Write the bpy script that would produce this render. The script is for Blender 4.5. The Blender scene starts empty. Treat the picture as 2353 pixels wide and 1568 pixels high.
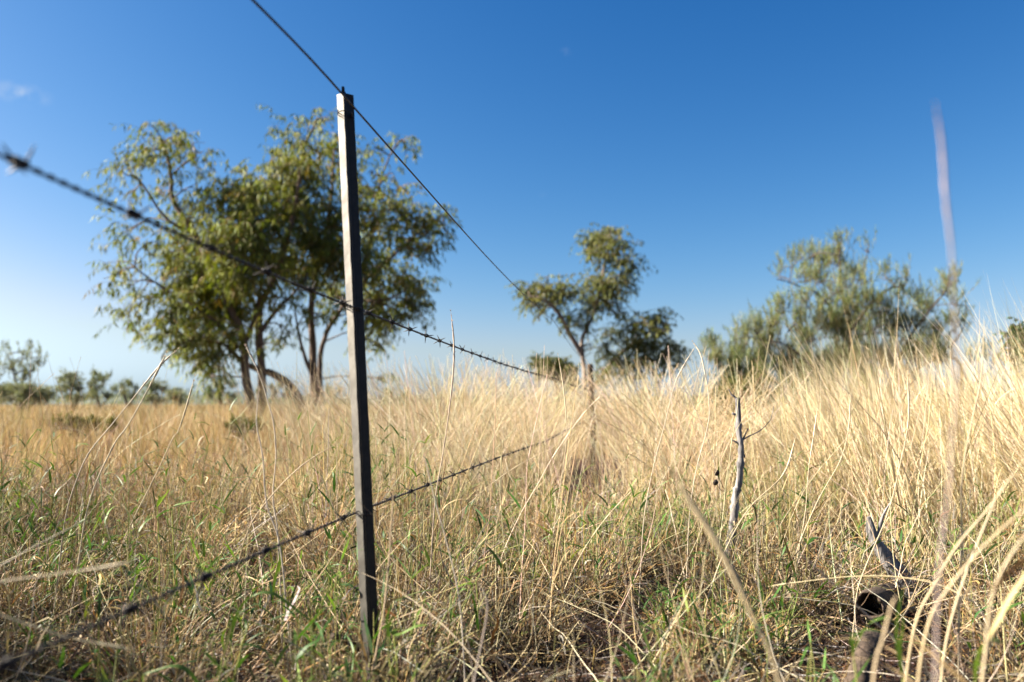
import bpy, math, random
import numpy as np
from mathutils import Vector
R = math.radians
rng = np.random.default_rng(11)
random.seed(5)
C = bpy.context.scene.collection
sc = bpy.context.scene

# ------------------------------------------------------------------ camera
EYE = 0.58
PITCH = R(4.56)
FPX = 28.0 / 36.0 * 2353.0
cam = bpy.data.cameras.new('camera'); camo = bpy.data.objects.new('camera', cam); C.objects.link(camo)
camo.location = (0, 0, EYE); camo.rotation_euler = (R(90) + PITCH, 0, 0)
cam.lens = 28; cam.sensor_width = 36; cam.clip_start = 0.02; cam.clip_end = 6000
cam.dof.use_dof = True; cam.dof.focus_distance = 2.25; cam.dof.aperture_fstop = 2.6
sc.camera = camo

# ------------------------------------------------------------------ sky and sun
SUN_AZ = -86.0      # clockwise from the view direction (+Y); negative = to the left
SUN_EL = 33.0
SKY_STR = 0.10
EXPO = 2.4
w = bpy.data.worlds.new('World'); sc.world = w; w.use_nodes = True
nt = w.node_tree; nt.nodes.clear()
out = nt.nodes.new('ShaderNodeOutputWorld'); bg = nt.nodes.new('ShaderNodeBackground')
sky = nt.nodes.new('ShaderNodeTexSky'); sky.sky_type = 'NISHITA'; sky.sun_disc = False
sky.sun_elevation = R(SUN_EL); sky.sun_rotation = R(SUN_AZ)
sky.altitude = 0; sky.air_density = 1.0; sky.dust_density = 0.8; sky.ozone_density = 3.0
# deepen the blue: a per-channel contrast on the sky's own radiance
sp_ = nt.nodes.new('ShaderNodeSeparateColor'); nt.links.new(sky.outputs[0], sp_.inputs[0]); hs = nt.nodes.new('ShaderNodeCombineColor')
for ch, (pw, k0) in enumerate(((2.2, -3.44), (1.38, -2.56), (1.0, -1.87))):
    p1 = nt.nodes.new('ShaderNodeMath'); p1.operation = 'POWER'; nt.links.new(sp_.outputs[ch], p1.inputs[0]); p1.inputs[1].default_value = pw
    p2 = nt.nodes.new('ShaderNodeMath'); p2.operation = 'MULTIPLY'; nt.links.new(p1.outputs[0], p2.inputs[0]); p2.inputs[1].default_value = math.exp(k0) / (SKY_STR * 2 ** EXPO)
    if ch == 0: red_ = p2
    if ch == 1:
        cp = nt.nodes.new('ShaderNodeMath'); cp.operation = 'MULTIPLY'; nt.links.new(p2.outputs[0], cp.inputs[0]); cp.inputs[1].default_value = 0.80
        mn = nt.nodes.new('ShaderNodeMath'); mn.operation = 'SMOOTH_MIN'; nt.links.new(red_.outputs[0], mn.inputs[0]); nt.links.new(cp.outputs[0], mn.inputs[1]); mn.inputs[2].default_value = 0.35
        nt.links.new(mn.outputs[0], hs.inputs[0]); grn_ = p2
    if ch == 2:
        mxx = nt.nodes.new('ShaderNodeMath'); mxx.operation = 'MAXIMUM'; cp2 = nt.nodes.new('ShaderNodeMath'); cp2.operation = 'MULTIPLY'
        nt.links.new(grn_.outputs[0], cp2.inputs[0]); cp2.inputs[1].default_value = 1.12
        nt.links.new(p2.outputs[0], mxx.inputs[0]); nt.links.new(cp2.outputs[0], mxx.inputs[1]); p2 = mxx
    nt.links.new(p2.outputs[0], hs.inputs[ch]) if ch else None
# faint cirrus wisps far up
tc = nt.nodes.new('ShaderNodeTexCoord')
def wisp(direction, size, stretch):
    vm = nt.nodes.new('ShaderNodeVectorMath'); vm.operation = 'SUBTRACT'
    d = Vector(direction).normalized(); vm.inputs[1].default_value = d
    nt.links.new(tc.outputs['Generated'], vm.inputs[0])
    mp = nt.nodes.new('ShaderNodeMapping'); mp.vector_type = 'POINT'
    mp.inputs['Scale'].default_value = (1 / stretch, 1 / stretch, 1)
    mp.inputs['Rotation'].default_value = (0, R(14), 0)
    nt.links.new(vm.outputs[0], mp.inputs[0])
    ln = nt.nodes.new('ShaderNodeVectorMath'); ln.operation = 'LENGTH'
    nt.links.new(mp.outputs[0], ln.inputs[0])
    mr = nt.nodes.new('ShaderNodeMapRange'); mr.inputs[1].default_value = size; mr.inputs[2].default_value = 0
    nt.links.new(ln.outputs['Value'], mr.inputs[0])
    return mr.outputs[0]
def pray(px, py):
    xc = (px - 1176.5) / FPX; yc = -(py - 784) / FPX
    return np.array([xc, math.cos(PITCH) - yc * math.sin(PITCH), math.sin(PITCH) + yc * math.cos(PITCH)])
nz = nt.nodes.new('ShaderNodeTexNoise'); nz.inputs['Scale'].default_value = 60; nz.inputs['Detail'].default_value = 6
nt.links.new(tc.outputs['Generated'], nz.inputs['Vector'])
m1 = wisp(pray(45, 215), 0.013, 2.6); m2 = wisp(pray(1247, 447), 0.005, 1.5); m3 = wisp(pray(1300, 120), 0.006, 1.5)
def mth(op, a, b):
    n = nt.nodes.new('ShaderNodeMath'); n.operation = op
    for i, v in enumerate((a, b)):
        if hasattr(v, 'links'): nt.links.new(v, n.inputs[i])
        else: n.inputs[i].default_value = v
    return n.outputs[0]
mk = mth('ADD', m1, mth('MULTIPLY', mth('ADD', m2, m3), 0.3))
ns = nt.nodes.new('ShaderNodeMapRange'); ns.inputs[1].default_value = 0.42; ns.inputs[2].default_value = 0.7
nt.links.new(nz.outputs[0], ns.inputs[0])
mk = mth('MULTIPLY', mth('MULTIPLY', mk, ns.outputs[0]), 0.55)
mx = nt.nodes.new('ShaderNodeMix'); mx.data_type = 'RGBA'
nt.links.new(mk, mx.inputs[0]); nt.links.new(hs.outputs[0], mx.inputs[6]); mx.inputs[7].default_value = (1.35, 1.5, 1.7, 1)
nt.links.new(mx.outputs[2], bg.inputs[0]); bg.inputs[1].default_value = SKY_STR
nt.links.new(bg.outputs[0], out.inputs[0])

sun = bpy.data.lights.new('sun', 'SUN'); suno = bpy.data.objects.new('sun', sun); C.objects.link(suno)
sun.energy = 5.0; sun.angle = R(0.53); sun.color = (1.0, 0.90, 0.76)
a, e = R(SUN_AZ), R(SUN_EL)
sdir = Vector((math.sin(a) * math.cos(e), math.cos(a) * math.cos(e), math.sin(e)))
suno.rotation_euler = sdir.to_track_quat('Z', 'Y').to_euler()
sc.view_settings.view_transform = 'Standard'; sc.view_settings.look = 'None'
sc.view_settings.exposure = EXPO; sc.view_settings.gamma = 1.0
try: sc.view_settings.use_curve_mapping = False
except Exception: pass
sc.render.engine = 'CYCLES'

# ------------------------------------------------------------------ helpers
def P(px, py, Y):                      # the world point at forward distance Y that the photo shows at (px, py)
    d = pray(px, py); t = Y / d[1]
    return np.array([d[0] * t, Y, EYE + d[2] * t])

def vnoise(x, y, s, seed):
    r = np.random.default_rng(seed); v = 0
    for k in range(6):
        a_ = r.uniform(0, 6.28); f = s * r.uniform(0.6, 1.7)
        v = v + np.sin((x * math.cos(a_) + y * math.sin(a_)) * f + r.uniform(0, 6.28))
    return v / 6 * 1.6

def gz(x, y):                          # terrain height
    near = np.exp(-(np.hypot(x, y) / 25.0) ** 2)
    return (0.018 * vnoise(x, y, 3.1, 1) + 0.012 * vnoise(x, y, 8, 2)) * near + 0.05 * vnoise(x, y, 0.25, 3) * (1 - np.exp(-(np.hypot(x, y) / 9.0) ** 2))

class MB:
    def __init__(s): s.v = []; s.f = []; s.c = []; s.n = 0
    def add(s, v, f, c=None):
        v = np.asarray(v, float).reshape(-1, 3); f = np.asarray(f, int)
        s.v.append(v); s.f.append(f + s.n); s.n += len(v)
        if c is None: c = (0.5, 0.5, 0.5)
        c = np.asarray(c, float)
        if c.ndim == 1: c = np.tile(c, (len(v), 1))
        s.c.append(c)
    def build(s, name, mat, parent=None, loc=(0, 0, 0), smooth=True):
        V = np.concatenate(s.v) - np.asarray(loc, float); Cc = np.concatenate(s.c)
        me = bpy.data.meshes.new(name)
        me.vertices.add(len(V)); me.vertices.foreach_set('co', V.astype(np.float32).ravel())
        loops = np.concatenate([f.ravel() for f in s.f])
        tot = np.concatenate([np.full(len(f), f.shape[1]) for f in s.f])
        st = np.concatenate([[0], np.cumsum(tot)[:-1]])
        me.loops.add(len(loops)); me.loops.foreach_set('vertex_index', loops.astype(np.int32))
        me.polygons.add(len(tot)); me.polygons.foreach_set('loop_start', st.astype(np.int32))
        try: me.polygons.foreach_set('loop_total', tot.astype(np.int32))
        except Exception: pass
        me.polygons.foreach_set('use_smooth', np.full(len(tot), smooth))
        at = me.color_attributes.new('col', 'FLOAT_COLOR', 'POINT')
        at.data.foreach_set('color', np.hstack([Cc, np.ones((len(Cc), 1))]).astype(np.float32).ravel())
        me.update(calc_edges=True); me.validate(clean_customdata=False)
        me.materials.append(mat)
        o = bpy.data.objects.new(name, me); C.objects.link(o)
        if parent is None: o.location = loc
        else: o.parent = parent
        return o

def tag(o, label=None, cat=None, group=None, kind=None):
    if label: o['label'] = label
    if cat: o['category'] = cat
    if group: o['group'] = group
    if kind: o['kind'] = kind
    return o
def empty(name, loc=(0, 0, 0)):
    o = bpy.data.objects.new(name, None); C.objects.link(o); o.location = loc; o.empty_display_size = 0.05
    return o
def child(mb, name, mat, root, smooth=True):     # part built in world space, parented to an Empty
    return mb.build(name, mat, root, loc=tuple(root_world(root)), smooth=smooth)
def root_world(o):
    l = np.array(o.location)
    while o.parent: o = o.parent; l = l + np.array(o.location)
    return l

def strips(mb, Pt, W, side, col):      # N ribbons of K points
    N, K, _ = Pt.shape
    if side.ndim == 2: side = side[:, None, :]
    L = Pt - side * W[..., None]; Rr = Pt + side * W[..., None]
    v = np.stack([L, Rr], 2).reshape(-1, 3)
    b = (np.arange(N)[:, None] * K + np.arange(K - 1)[None]) * 2
    b = b.ravel(); f = np.stack([b, b + 1, b + 3, b + 2], 1)
    if col.ndim == 2: col = np.repeat(col[:, None], K, 1)
    mb.add(v, f, np.repeat(col.reshape(-1, 3), 2, 0))

def tubes(mb, Pt, Rd, col, ns=3):      # N thin tubes of K points
    N, K, _ = Pt.shape
    T = np.gradient(Pt, axis=1); T /= np.linalg.norm(T, axis=2, keepdims=True) + 1e-9
    ref = np.zeros_like(T); ref[..., 0] = 0.31; ref[..., 1] = 0.93; ref[..., 2] = 0.2
    A = np.cross(T, ref); A /= np.linalg.norm(A, axis=2, keepdims=True) + 1e-9
    B = np.cross(T, A)
    vs = []
    for k in range(ns):
        t = 2 * math.pi * k / ns
        vs.append(Pt + (A * math.cos(t) + B * math.sin(t)) * Rd[..., None])
    v = np.stack(vs, 2).reshape(-1, 3)
    b = ((np.arange(N)[:, None] * K + np.arange(K - 1)[None]) * ns).ravel()
    if col.ndim == 2: col = np.repeat(col[:, None], K, 1)
    fs = [np.stack([b + k, b + (k + 1) % ns, b + ns + (k + 1) % ns, b + ns + k], 1) for k in range(ns)]
    mb.add(v, np.concatenate(fs), np.repeat(col.reshape(-1, 3), ns, 0))

def resample(pts, n):
    pts = np.asarray(pts, float); k = len(pts)
    # Catmull-Rom through the points
    e = np.vstack([2 * pts[0] - pts[1], pts, 2 * pts[-1] - pts[-2]])
    u = np.linspace(0, k - 1, n); i = np.minimum(u.astype(int), k - 2); t = (u - i)[:, None]
    p0, p1, p2, p3 = e[i], e[i + 1], e[i + 2], e[i + 3]
    return 0.5 * (2 * p1 + (p2 - p0) * t + (2 * p0 - 5 * p1 + 4 * p2 - p3) * t ** 2 + (3 * p1 - 3 * p2 + p3 - p0) * t ** 3)

def sweep(mb, pts, rad, ns=8, col=(0.5, 0.5, 0.5), lump=0.0, cap=True, seed=0):
    pts = np.asarray(pts, float); K = len(pts); rad = np.broadcast_to(rad, (K,)).astype(float)
    T = np.gradient(pts, axis=0); T /= np.linalg.norm(T, axis=1, keepdims=True) + 1e-9
    A = np.cross(T[0], [0.3, 0.9, 0.1]); A /= np.linalg.norm(A); rr = np.random.default_rng(seed)
    V = []
    for i in range(K):
        A = A - T[i] * A.dot(T[i]); A /= np.linalg.norm(A); B = np.cross(T[i], A)
        for k in range(ns):
            t = 2 * math.pi * k / ns
            r = rad[i] * (1 + lump * (math.sin(3 * t + i * 0.23 + seed) * 0.5 + rr.uniform(-0.5, 0.5)))
            V.append(pts[i] + (A * math.cos(t) + B * math.sin(t)) * r)
    F = []
    for i in range(K - 1):
        for k in range(ns):
            F.append((i * ns + k, i * ns + (k + 1) % ns, (i + 1) * ns + (k + 1) % ns, (i + 1) * ns + k))
    mb.add(V, F, col)
    if cap:
        for i, s_ in ((0, -1), (K - 1, 1)):
            ring = np.array(V[i * ns:(i + 1) * ns]); c = pts[i] + T[i] * s_ * rad[i] * 0.25
            ft = [(k, (k + 1) % ns, ns) if s_ > 0 else ((k + 1) % ns, k, ns) for k in range(ns)]
            mb.add(np.vstack([ring, c]), ft, col)

# ------------------------------------------------------------------ materials
def mat(name): 
    m = bpy.data.materials.new(name); m.use_nodes = True; m.node_tree.nodes.clear(); return m, m.node_tree
def leafmat(name, trans=0.35, rough=0.6, spec=0.3, gain=(1, 1, 1), transtint=(1.15, 1.05, 0.7)):
    m, t = mat(name); N = t.nodes; L = t.links
    o = N.new('ShaderNodeOutputMaterial'); at = N.new('ShaderNodeAttribute'); at.attribute_name = 'col'
    g = N.new('ShaderNodeMix'); g.data_type = 'RGBA'; g.blend_type = 'MULTIPLY'; g.inputs[0].default_value = 1
    L.new(at.outputs['Color'], g.inputs[6]); g.inputs[7].default_value = (*gain, 1)
    nz = N.new('ShaderNodeTexNoise'); nz.inputs['Scale'].default_value = 90; nz.inputs['Detail'].default_value = 3
    tc = N.new('ShaderNodeTexCoord'); L.new(tc.outputs['Object'], nz.inputs['Vector'])
    mr = N.new('ShaderNodeMapRange'); mr.inputs[3].default_value = 0.78; mr.inputs[4].default_value = 1.2; L.new(nz.outputs[0], mr.inputs[0])
    g2 = N.new('ShaderNodeVectorMath'); g2.operation = 'SCALE'; L.new(g.outputs[2], g2.inputs[0]); L.new(mr.outputs[0], g2.inputs['Scale'])
    p = N.new('ShaderNodeBsdfPrincipled'); p.inputs['Roughness'].default_value = rough; p.inputs['Specular IOR Level'].default_value = spec
    L.new(g2.outputs[0], p.inputs['Base Color'])
    tr = N.new('ShaderNodeBsdfTranslucent')
    g3 = N.new('ShaderNodeVectorMath'); g3.operation = 'MULTIPLY'; L.new(g2.outputs[0], g3.inputs[0]); g3.inputs[1].default_value = transtint
    L.new(g3.outputs[0], tr.inputs['Color'])
    mx = N.new('ShaderNodeMixShader'); mx.inputs[0].default_value = trans
    L.new(p.outputs[0], mx.inputs[1]); L.new(tr.outputs[0], mx.inputs[2]); L.new(mx.outputs[0], o.inputs[0])
    return m
ALB = 0.5
def noisemat(name, c1, c2, scale, rough=0.85, bump=0.3, bscale=None, metallic=0.0, stretch=(1, 1, 1), spec=0.3, c3=None, dist=0.01):
    c1 = tuple(q * ALB for q in c1); c2 = tuple(q * ALB for q in c2); c3 = c3 and tuple(q * ALB for q in c3)
    m, t = mat(name); N = t.nodes; L = t.links
    o = N.new('ShaderNodeOutputMaterial'); tc = N.new('ShaderNodeTexCoord')
    mp = N.new('ShaderNodeMapping'); mp.inputs['Scale'].default_value = stretch; L.new(tc.outputs['Object'], mp.inputs[0])
    nz = N.new('ShaderNodeTexNoise'); nz.inputs['Scale'].default_value = scale; nz.inputs['Detail'].default_value = 8; nz.inputs['Roughness'].default_value = 0.65
    L.new(mp.outputs[0], nz.inputs['Vector'])
    cr = N.new('ShaderNodeValToRGB'); cr.color_ramp.elements[0].position = 0.35; cr.color_ramp.elements[1].position = 0.66
    cr.color_ramp.elements[0].color = (*c1, 1); cr.color_ramp.elements[1].color = (*c2, 1)
    if c3: el = cr.color_ramp.elements.new(0.8); el.color = (*c3, 1)
    L.new(nz.outputs[0], cr.inputs[0])
    p = N.new('ShaderNodeBsdfPrincipled'); p.inputs['Roughness'].default_value = rough; p.inputs['Metallic'].default_value = metallic
    p.inputs['Specular IOR Level'].default_value = spec
    L.new(cr.outputs[0], p.inputs['Base Color'])
    n2 = N.new('ShaderNodeTexNoise'); n2.inputs['Scale'].default_value = bscale or scale * 3; n2.inputs['Detail'].default_value = 8
    L.new(mp.outputs[0], n2.inputs['Vector'])
    b = N.new('ShaderNodeBump'); b.inputs['Strength'].default_value = bump; b.inputs['Distance'].default_value = dist
    L.new(n2.outputs[0], b.inputs['Height']); L.new(b.outputs[0], p.inputs['Normal'])
    L.new(p.outputs[0], o.inputs[0])
    return m
M_grass = leafmat('dry_grass', 0.20, 0.6, 0.2)
M_green = leafmat('green_grass', 0.30, 0.5, 0.2, transtint=(1.3, 1.25, 0.5))
M_leaf = leafmat('gum_leaf', 0.26, 0.6, 0.12, transtint=(1.25, 1.2, 0.45))
M_needle = leafmat('acacia_leaf', 0.25, 0.6, 0.12)
M_twig = leafmat('twig', 0.0, 0.8, 0.2)
M_soil = noisemat('red_soil', (0.040, 0.016, 0.009), (0.12, 0.042, 0.019), 6, 0.95, 0.9, 40, c3=(0.22, 0.085, 0.038), dist=0.02)
M_bark = noisemat('gum_bark', (0.10, 0.065, 0.045), (0.34, 0.24, 0.175), 7, 0.9, 0.8, 30, stretch=(1, 1, 0.25), dist=0.03)
M_bark_pale = noisemat('pale_bark', (0.28, 0.2, 0.15), (0.55, 0.44, 0.35), 6, 0.85, 0.6, 25, stretch=(1, 1, 0.25), dist=0.03)
M_bark_dark = noisemat('dark_bark', (0.06, 0.045, 0.035), (0.16, 0.12, 0.09), 9, 0.9, 0.8, 30, stretch=(1, 1, 0.3), dist=0.03)
M_deadwood = noisemat('weathered_wood', (0.12, 0.11, 0.105), (0.54, 0.505, 0.49), 55, 0.9, 1.0, 160, stretch=(1, 1, 0.14), spec=0.2, dist=0.004)
M_brownwood = noisemat('brown_wood', (0.05, 0.035, 0.025), (0.17, 0.12, 0.085), 60, 0.9, 1.0, 160, stretch=(0.5, 1, 1), dist=0.004)
M_postwood = noisemat('post_wood', (0.06, 0.04, 0.025), (0.26, 0.17, 0.10), 30, 0.9, 1.0, 60, stretch=(1, 1, 0.15), dist=0.01)
M_wire = noisemat('dark_wire', (0.012, 0.010, 0.010), (0.045, 0.035, 0.030), 150, 0.55, 0.4, 400, metallic=0.3, spec=0.4, dist=0.0005)
M_steel = noisemat('post_steel', (0.02, 0.019, 0.018), (0.045, 0.040, 0.035), 60, 0.5, 0.25, 260, metallic=0.0, spec=0.2, dist=0.0006)
M_steel_lit = noisemat('post_steel_lit', (0.29, 0.265, 0.225), (0.46, 0.43, 0.37), 35, 0.5, 0.3, 220, spec=0.4, dist=0.0008)  # lighter copy of the post steel for the sunlit left faces
def lit_height(m, z0, z1):            # sunlight put into the picket colour, brighter toward the top
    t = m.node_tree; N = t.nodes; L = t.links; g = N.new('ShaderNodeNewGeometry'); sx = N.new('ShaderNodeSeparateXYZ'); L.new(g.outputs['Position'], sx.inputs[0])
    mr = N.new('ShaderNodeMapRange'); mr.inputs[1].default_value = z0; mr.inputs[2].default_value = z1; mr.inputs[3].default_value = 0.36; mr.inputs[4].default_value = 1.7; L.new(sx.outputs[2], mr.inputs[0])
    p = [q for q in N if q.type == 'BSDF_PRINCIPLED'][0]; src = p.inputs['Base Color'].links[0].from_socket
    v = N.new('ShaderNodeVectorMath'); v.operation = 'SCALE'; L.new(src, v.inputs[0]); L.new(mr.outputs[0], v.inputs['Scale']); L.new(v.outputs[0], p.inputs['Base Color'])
lit_height(M_steel_lit, 0.1, 1.15)
M_pod = noisemat('dark_pod', (0.02, 0.015, 0.01), (0.06, 0.04, 0.03), 200, 0.8, 0.6, 500, dist=0.001)

# ------------------------------------------------------------------ ground
n = 341
u = np.linspace(-1, 1, n); gx = np.sinh(u * 8.6) / np.sinh(8.6) * 2500
uy = np.linspace(-0.62, 1, n); gy = np.sinh(uy * 8.6) / np.sinh(8.6) * 4000 + 1.5
X, Y = np.meshgrid(gx, gy); Z = gz(X, Y)
v = np.stack([X, Y, Z], 2).reshape(-1, 3)
ii = (np.arange(n - 1)[:, None] * n + np.arange(n - 1)[None]).ravel()
mb = MB(); mb.add(v, np.stack([ii, ii + 1, ii + n + 1, ii + n], 1))
tag(mb.build('ground', M_soil), 'red brown sandy soil showing dark between the grass', 'ground', kind='structure')

# ------------------------------------------------------------------ fence
PY2 = 8.0
FX0, FM = -0.5235, 0.1364              # the fence line: x = FX0 + FM*y
def onf(px, py):
    d = pray(px, py); t = FX0 / (d[0] - FM * d[1]); return np.array([d[0] * t, d[1] * t, EYE + d[2] * t])
POSTY = 1.58
p_top = P(792, 215, POSTY); p_bot = P(856, 1600, POSTY)
ax = p_bot - p_top; p_low = p_top + ax * (p_top[2] + 0.25) / (p_top[2] - p_bot[2])
fence = empty('wire_fence', (p_top[0], POSTY, 0))
tag(fence, 'wire fence with a dark steel picket, one plain wire and two barbed wires', 'fence')
# steel picket: Y section swept down the leaning axis
def ysec(r, th, rot):
    pts = []
    for k in range(3):
        a0 = rot + k * 2 * math.pi / 3; d = np.array([math.cos(a0), math.sin(a0)]); s_ = np.array([-d[1], d[0]])
        rin = th / math.tan(math.pi / 3) * 1.0
        pts += [d * (r - th * .3) - s_ * th, d * r - s_ * th * .6, d * r + s_ * th * .6, d * (r - th * .3) + s_ * th]
        a1 = a0 + math.pi / 3
        pts.append(np.array([math.cos(a1), math.sin(a1)]) * th / math.sin(math.pi / 3) * 1.35)
    return np.array(pts)
sec = ysec(0.0188, 0.0019, R(-85)); ns = len(sec)
mb = MB(); V = []
KH = 60
for i in range(KH):
    t = i / (KH - 1); c = p_top + (p_low - p_top) * t
    for k, q in enumerate(sec):
        dz = 0.006 if (i == 0 and k in (1, 2)) else 0
        jit = 0.00025 * math.sin(i * 1.7 + k * 2.1)
        V.append([c[0] + q[0] + jit, c[1] + q[1] + jit, c[2] + dz])
F = [(i * ns + (k + 1) % ns, i * ns + k, (i + 1) * ns + k, (i + 1) * ns + (k + 1) % ns) for i in range(KH - 1) for k in range(ns)]
mb.add(V, F)
cv = [p_top] + V[:ns]; mb.add(cv, [(0, 1 + k, 1 + (k + 1) % ns) for k in range(ns)])
# the raised nib at the top of the front flange, and a small bolt head on the left
c = p_top + np.array([0.0, -0.0150, 0.0])
bx = np.array([[sx * 0.0024, sy * 0.004, sz * 0.007] for sz in (-1, 1) for sy in (-1, 1) for sx in (-1, 1)]) + c
BF = [(0, 2, 3, 1), (4, 5, 7, 6), (0, 1, 5, 4), (2, 6, 7, 3), (0, 4, 6, 2), (1, 3, 7, 5)]
mb.add(bx, BF)
po = child(mb, 'steel_post', M_steel, fence, smooth=False); po.data.materials.append(M_steel_lit)
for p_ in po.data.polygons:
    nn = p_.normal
    if abs(nn.z) < 0.5 and nn.x < -0.12 and len(p_.vertices) == 4: p_.material_index = 1  # left-facing sides take the sunlit copy, the rest stay dark

wp = np.array([FX0 + FM * PY2 + 0.225, PY2, 0.0])
def bend(y): return 0.225 * np.clip((np.asarray(y, float) - 2.6) / (PY2 - 2.6), 0, 1) ** 2
def zfit(left, right, zpost_pt):
    q0 = onf(*zpost_pt)
    L_ = np.array([onf(*p) for p in left]); R_ = np.array([onf(*p) for p in right])
    def fit(A, deg, wt):
        y = A[:, 1] - q0[1]; z = A[:, 2] - q0[2]
        M = np.stack([y ** (k + 1) for k in range(deg)], 1); return np.linalg.lstsq(M * wt[:, None], z * wt, rcond=None)[0]
    cl = fit(L_, 1 if len(left) < 3 else 2, np.ones(len(L_))); cr = fit(R_, 2 if len(right) > 2 else 1, 1 / R_[:, 1])
    ymin, ymax = L_[:, 1].min(), R_[:, 1].max()
    def f(y):
        if y < q0[1]:
            yy = max(y, ymin) - q0[1]; z = sum(c_ * yy ** (k + 1) for k, c_ in enumerate(cl))
            if y < ymin: z += (y - ymin) * (cl[0] + (2 * cl[1] * yy if len(cl) > 1 else 0)) * 0.3
        else:
            yy = min(y, ymax) - q0[1]; z = sum(c_ * yy ** (k + 1) for k, c_ in enumerate(cr))
        return q0[2] + z
    return f, ymax
def wire_path(f, ymax, y0, y1, step, zend):
    ys = np.arange(y0, y1, step); zs = np.array([f(y) for y in ys])
    ymax = min(ymax, 5.5); ze = f(ymax); m = ys > ymax; zs[m] = ze + (zend - ze) * (ys[m] - ymax) / (PY2 - ymax)
    return np.stack([FX0 + FM * ys + bend(ys), ys, zs], 1)
YOFF = -0.0
fT, yT = zfit([(580, 0), (690, 112), (785, 212)], [(815, 252), (1032, 488), (1200, 688), (1295, 784)], (800, 232))
fM, yM = zfit([(8, 357), (268, 478), (460, 560), (605, 620), (708, 665), (795, 700)], [(845, 718), (943, 760), (1045, 797), (1130, 828), (1230, 862), (1290, 881)], (815, 707))
fL, yL = zfit([(0, 1537), (140, 1468), (380, 1363), (540, 1297), (650, 1250), (735, 1212), (820, 1178)], [(868, 1158), (930, 1135), (1033, 1095), (1160, 1045), (1240, 1013)], (835, 1171))
zT = EYE + (930 - 850) / FPX * PY2; zM = EYE + (930 - 899) / FPX * PY2; zL = EYE - (962 - 930) / FPX * PY2
mb = MB(); pts = wire_path(fT, yT, -2.2, PY2, 0.08, zT)
sweep(mb, pts, 0.0021, 6, lump=0)
child(mb, 'plain_wire', M_wire, fence)
for f, ym, ze, ph in ((fM, yM, zM, 0.676), (fL, yL, zL, 0.70)):
    pts = wire_path(f, ym, -1.6, PY2, 0.0045, ze)
    mb = MB(); K = len(pts); s_ = pts[:, 1] * 2 * math.pi / 0.034
    for q in (0, math.pi):
        off = np.stack([np.cos(s_ + q), np.zeros(K), np.sin(s_ + q)], 1) * 0.0016
        tubes(mb, (pts + off)[None], np.full((1, K), 0.0015), np.full((1, 3), 0.5), 5)
    wo = child(mb, 'barbed_wire', M_wire, fence)
    rb = np.random.default_rng(int(ph * 1000))
    y = ph - 0.163; nb = 0
    while y < 7.7 and nb < 52:
        yy = y + rb.uniform(-0.008, 0.008); ym_ = min(ym, 5.5); z = f(yy) if yy < ym_ else f(ym_) + (ze - f(ym_)) * (yy - ym_) / (PY2 - ym_)
        c = np.array([FX0 + FM * yy + float(bend(yy)), yy, z]); bm_ = MB()
        T = np.array([FM, 1, (f(yy + 0.02) - f(yy - 0.02)) / 0.04]); T /= np.linalg.norm(T)
        A = np.cross(T, [0, 0, 1]); A /= np.linalg.norm(A); B = np.cross(T, A)
        # coil of wire wrapped about both strands
        tt = np.linspace(0, 4 * 2 * math.pi, 44); hx = np.linspace(-0.0075, 0.0075, 44)
        coil = c + A * (np.cos(tt) * 0.0042)[:, None] + B * (np.sin(tt) * 0.0042)[:, None] + T * hx[:, None]
        sweep(bm_, coil, 0.00125, 5)
        a0 = rb.uniform(0, 6.28)
        for k in range(4):
            a1 = a0 + k * math.pi / 2 + rb.uniform(-0.45, 0.45); rd = A * math.cos(a1) + B * math.sin(a1)
            st = c + rd * 0.0035 + T * (-0.006 if k % 2 else 0.006)
            en = st + rd * rb.uniform(0.013, 0.018) + T * rb.uniform(-0.006, 0.006)
            sweep(bm_, np.array([st, (st * .45 + en * .55), en]), np.array([0.0013, 0.0013, 0.0004]), 5)
        child(bm_, 'barb', M_wire, wo); y += 0.163; nb += 1
# tie wires round the picket
for f in (fM, fL, fT):
    mb = MB()
    z = f(POSTY); cx = p_top[0] + (p_bot[0] - p_top[0]) * (p_top[2] - z) / (p_top[2] - p_bot[2])
    tt = np.linspace(0, 2 * math.pi * 1.6, 36)
    pts = np.stack([cx + np.cos(tt) * 0.014, POSTY - 0.008 + np.sin(tt) * 0.0165, z + np.linspace(-0.004, 0.004, 36)], 1)
    sweep(mb, pts, 0.0012, 5); child(mb, 'tie_wire', M_wire, fence)
# round timber post far along the line
mb = MB(); zt = EYE + (930 - 838) / FPX * PY2; zz = np.linspace(-0.2, zt, 26)
pw = np.stack([wp[0] + 0.012 * np.sin(zz * 4), np.full(26, PY2), zz], 1)
sweep(mb, pw, np.linspace(0.033, 0.028, 26), 12, lump=0.12, seed=3)
child(mb, 'wooden_post', M_postwood, fence)

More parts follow.
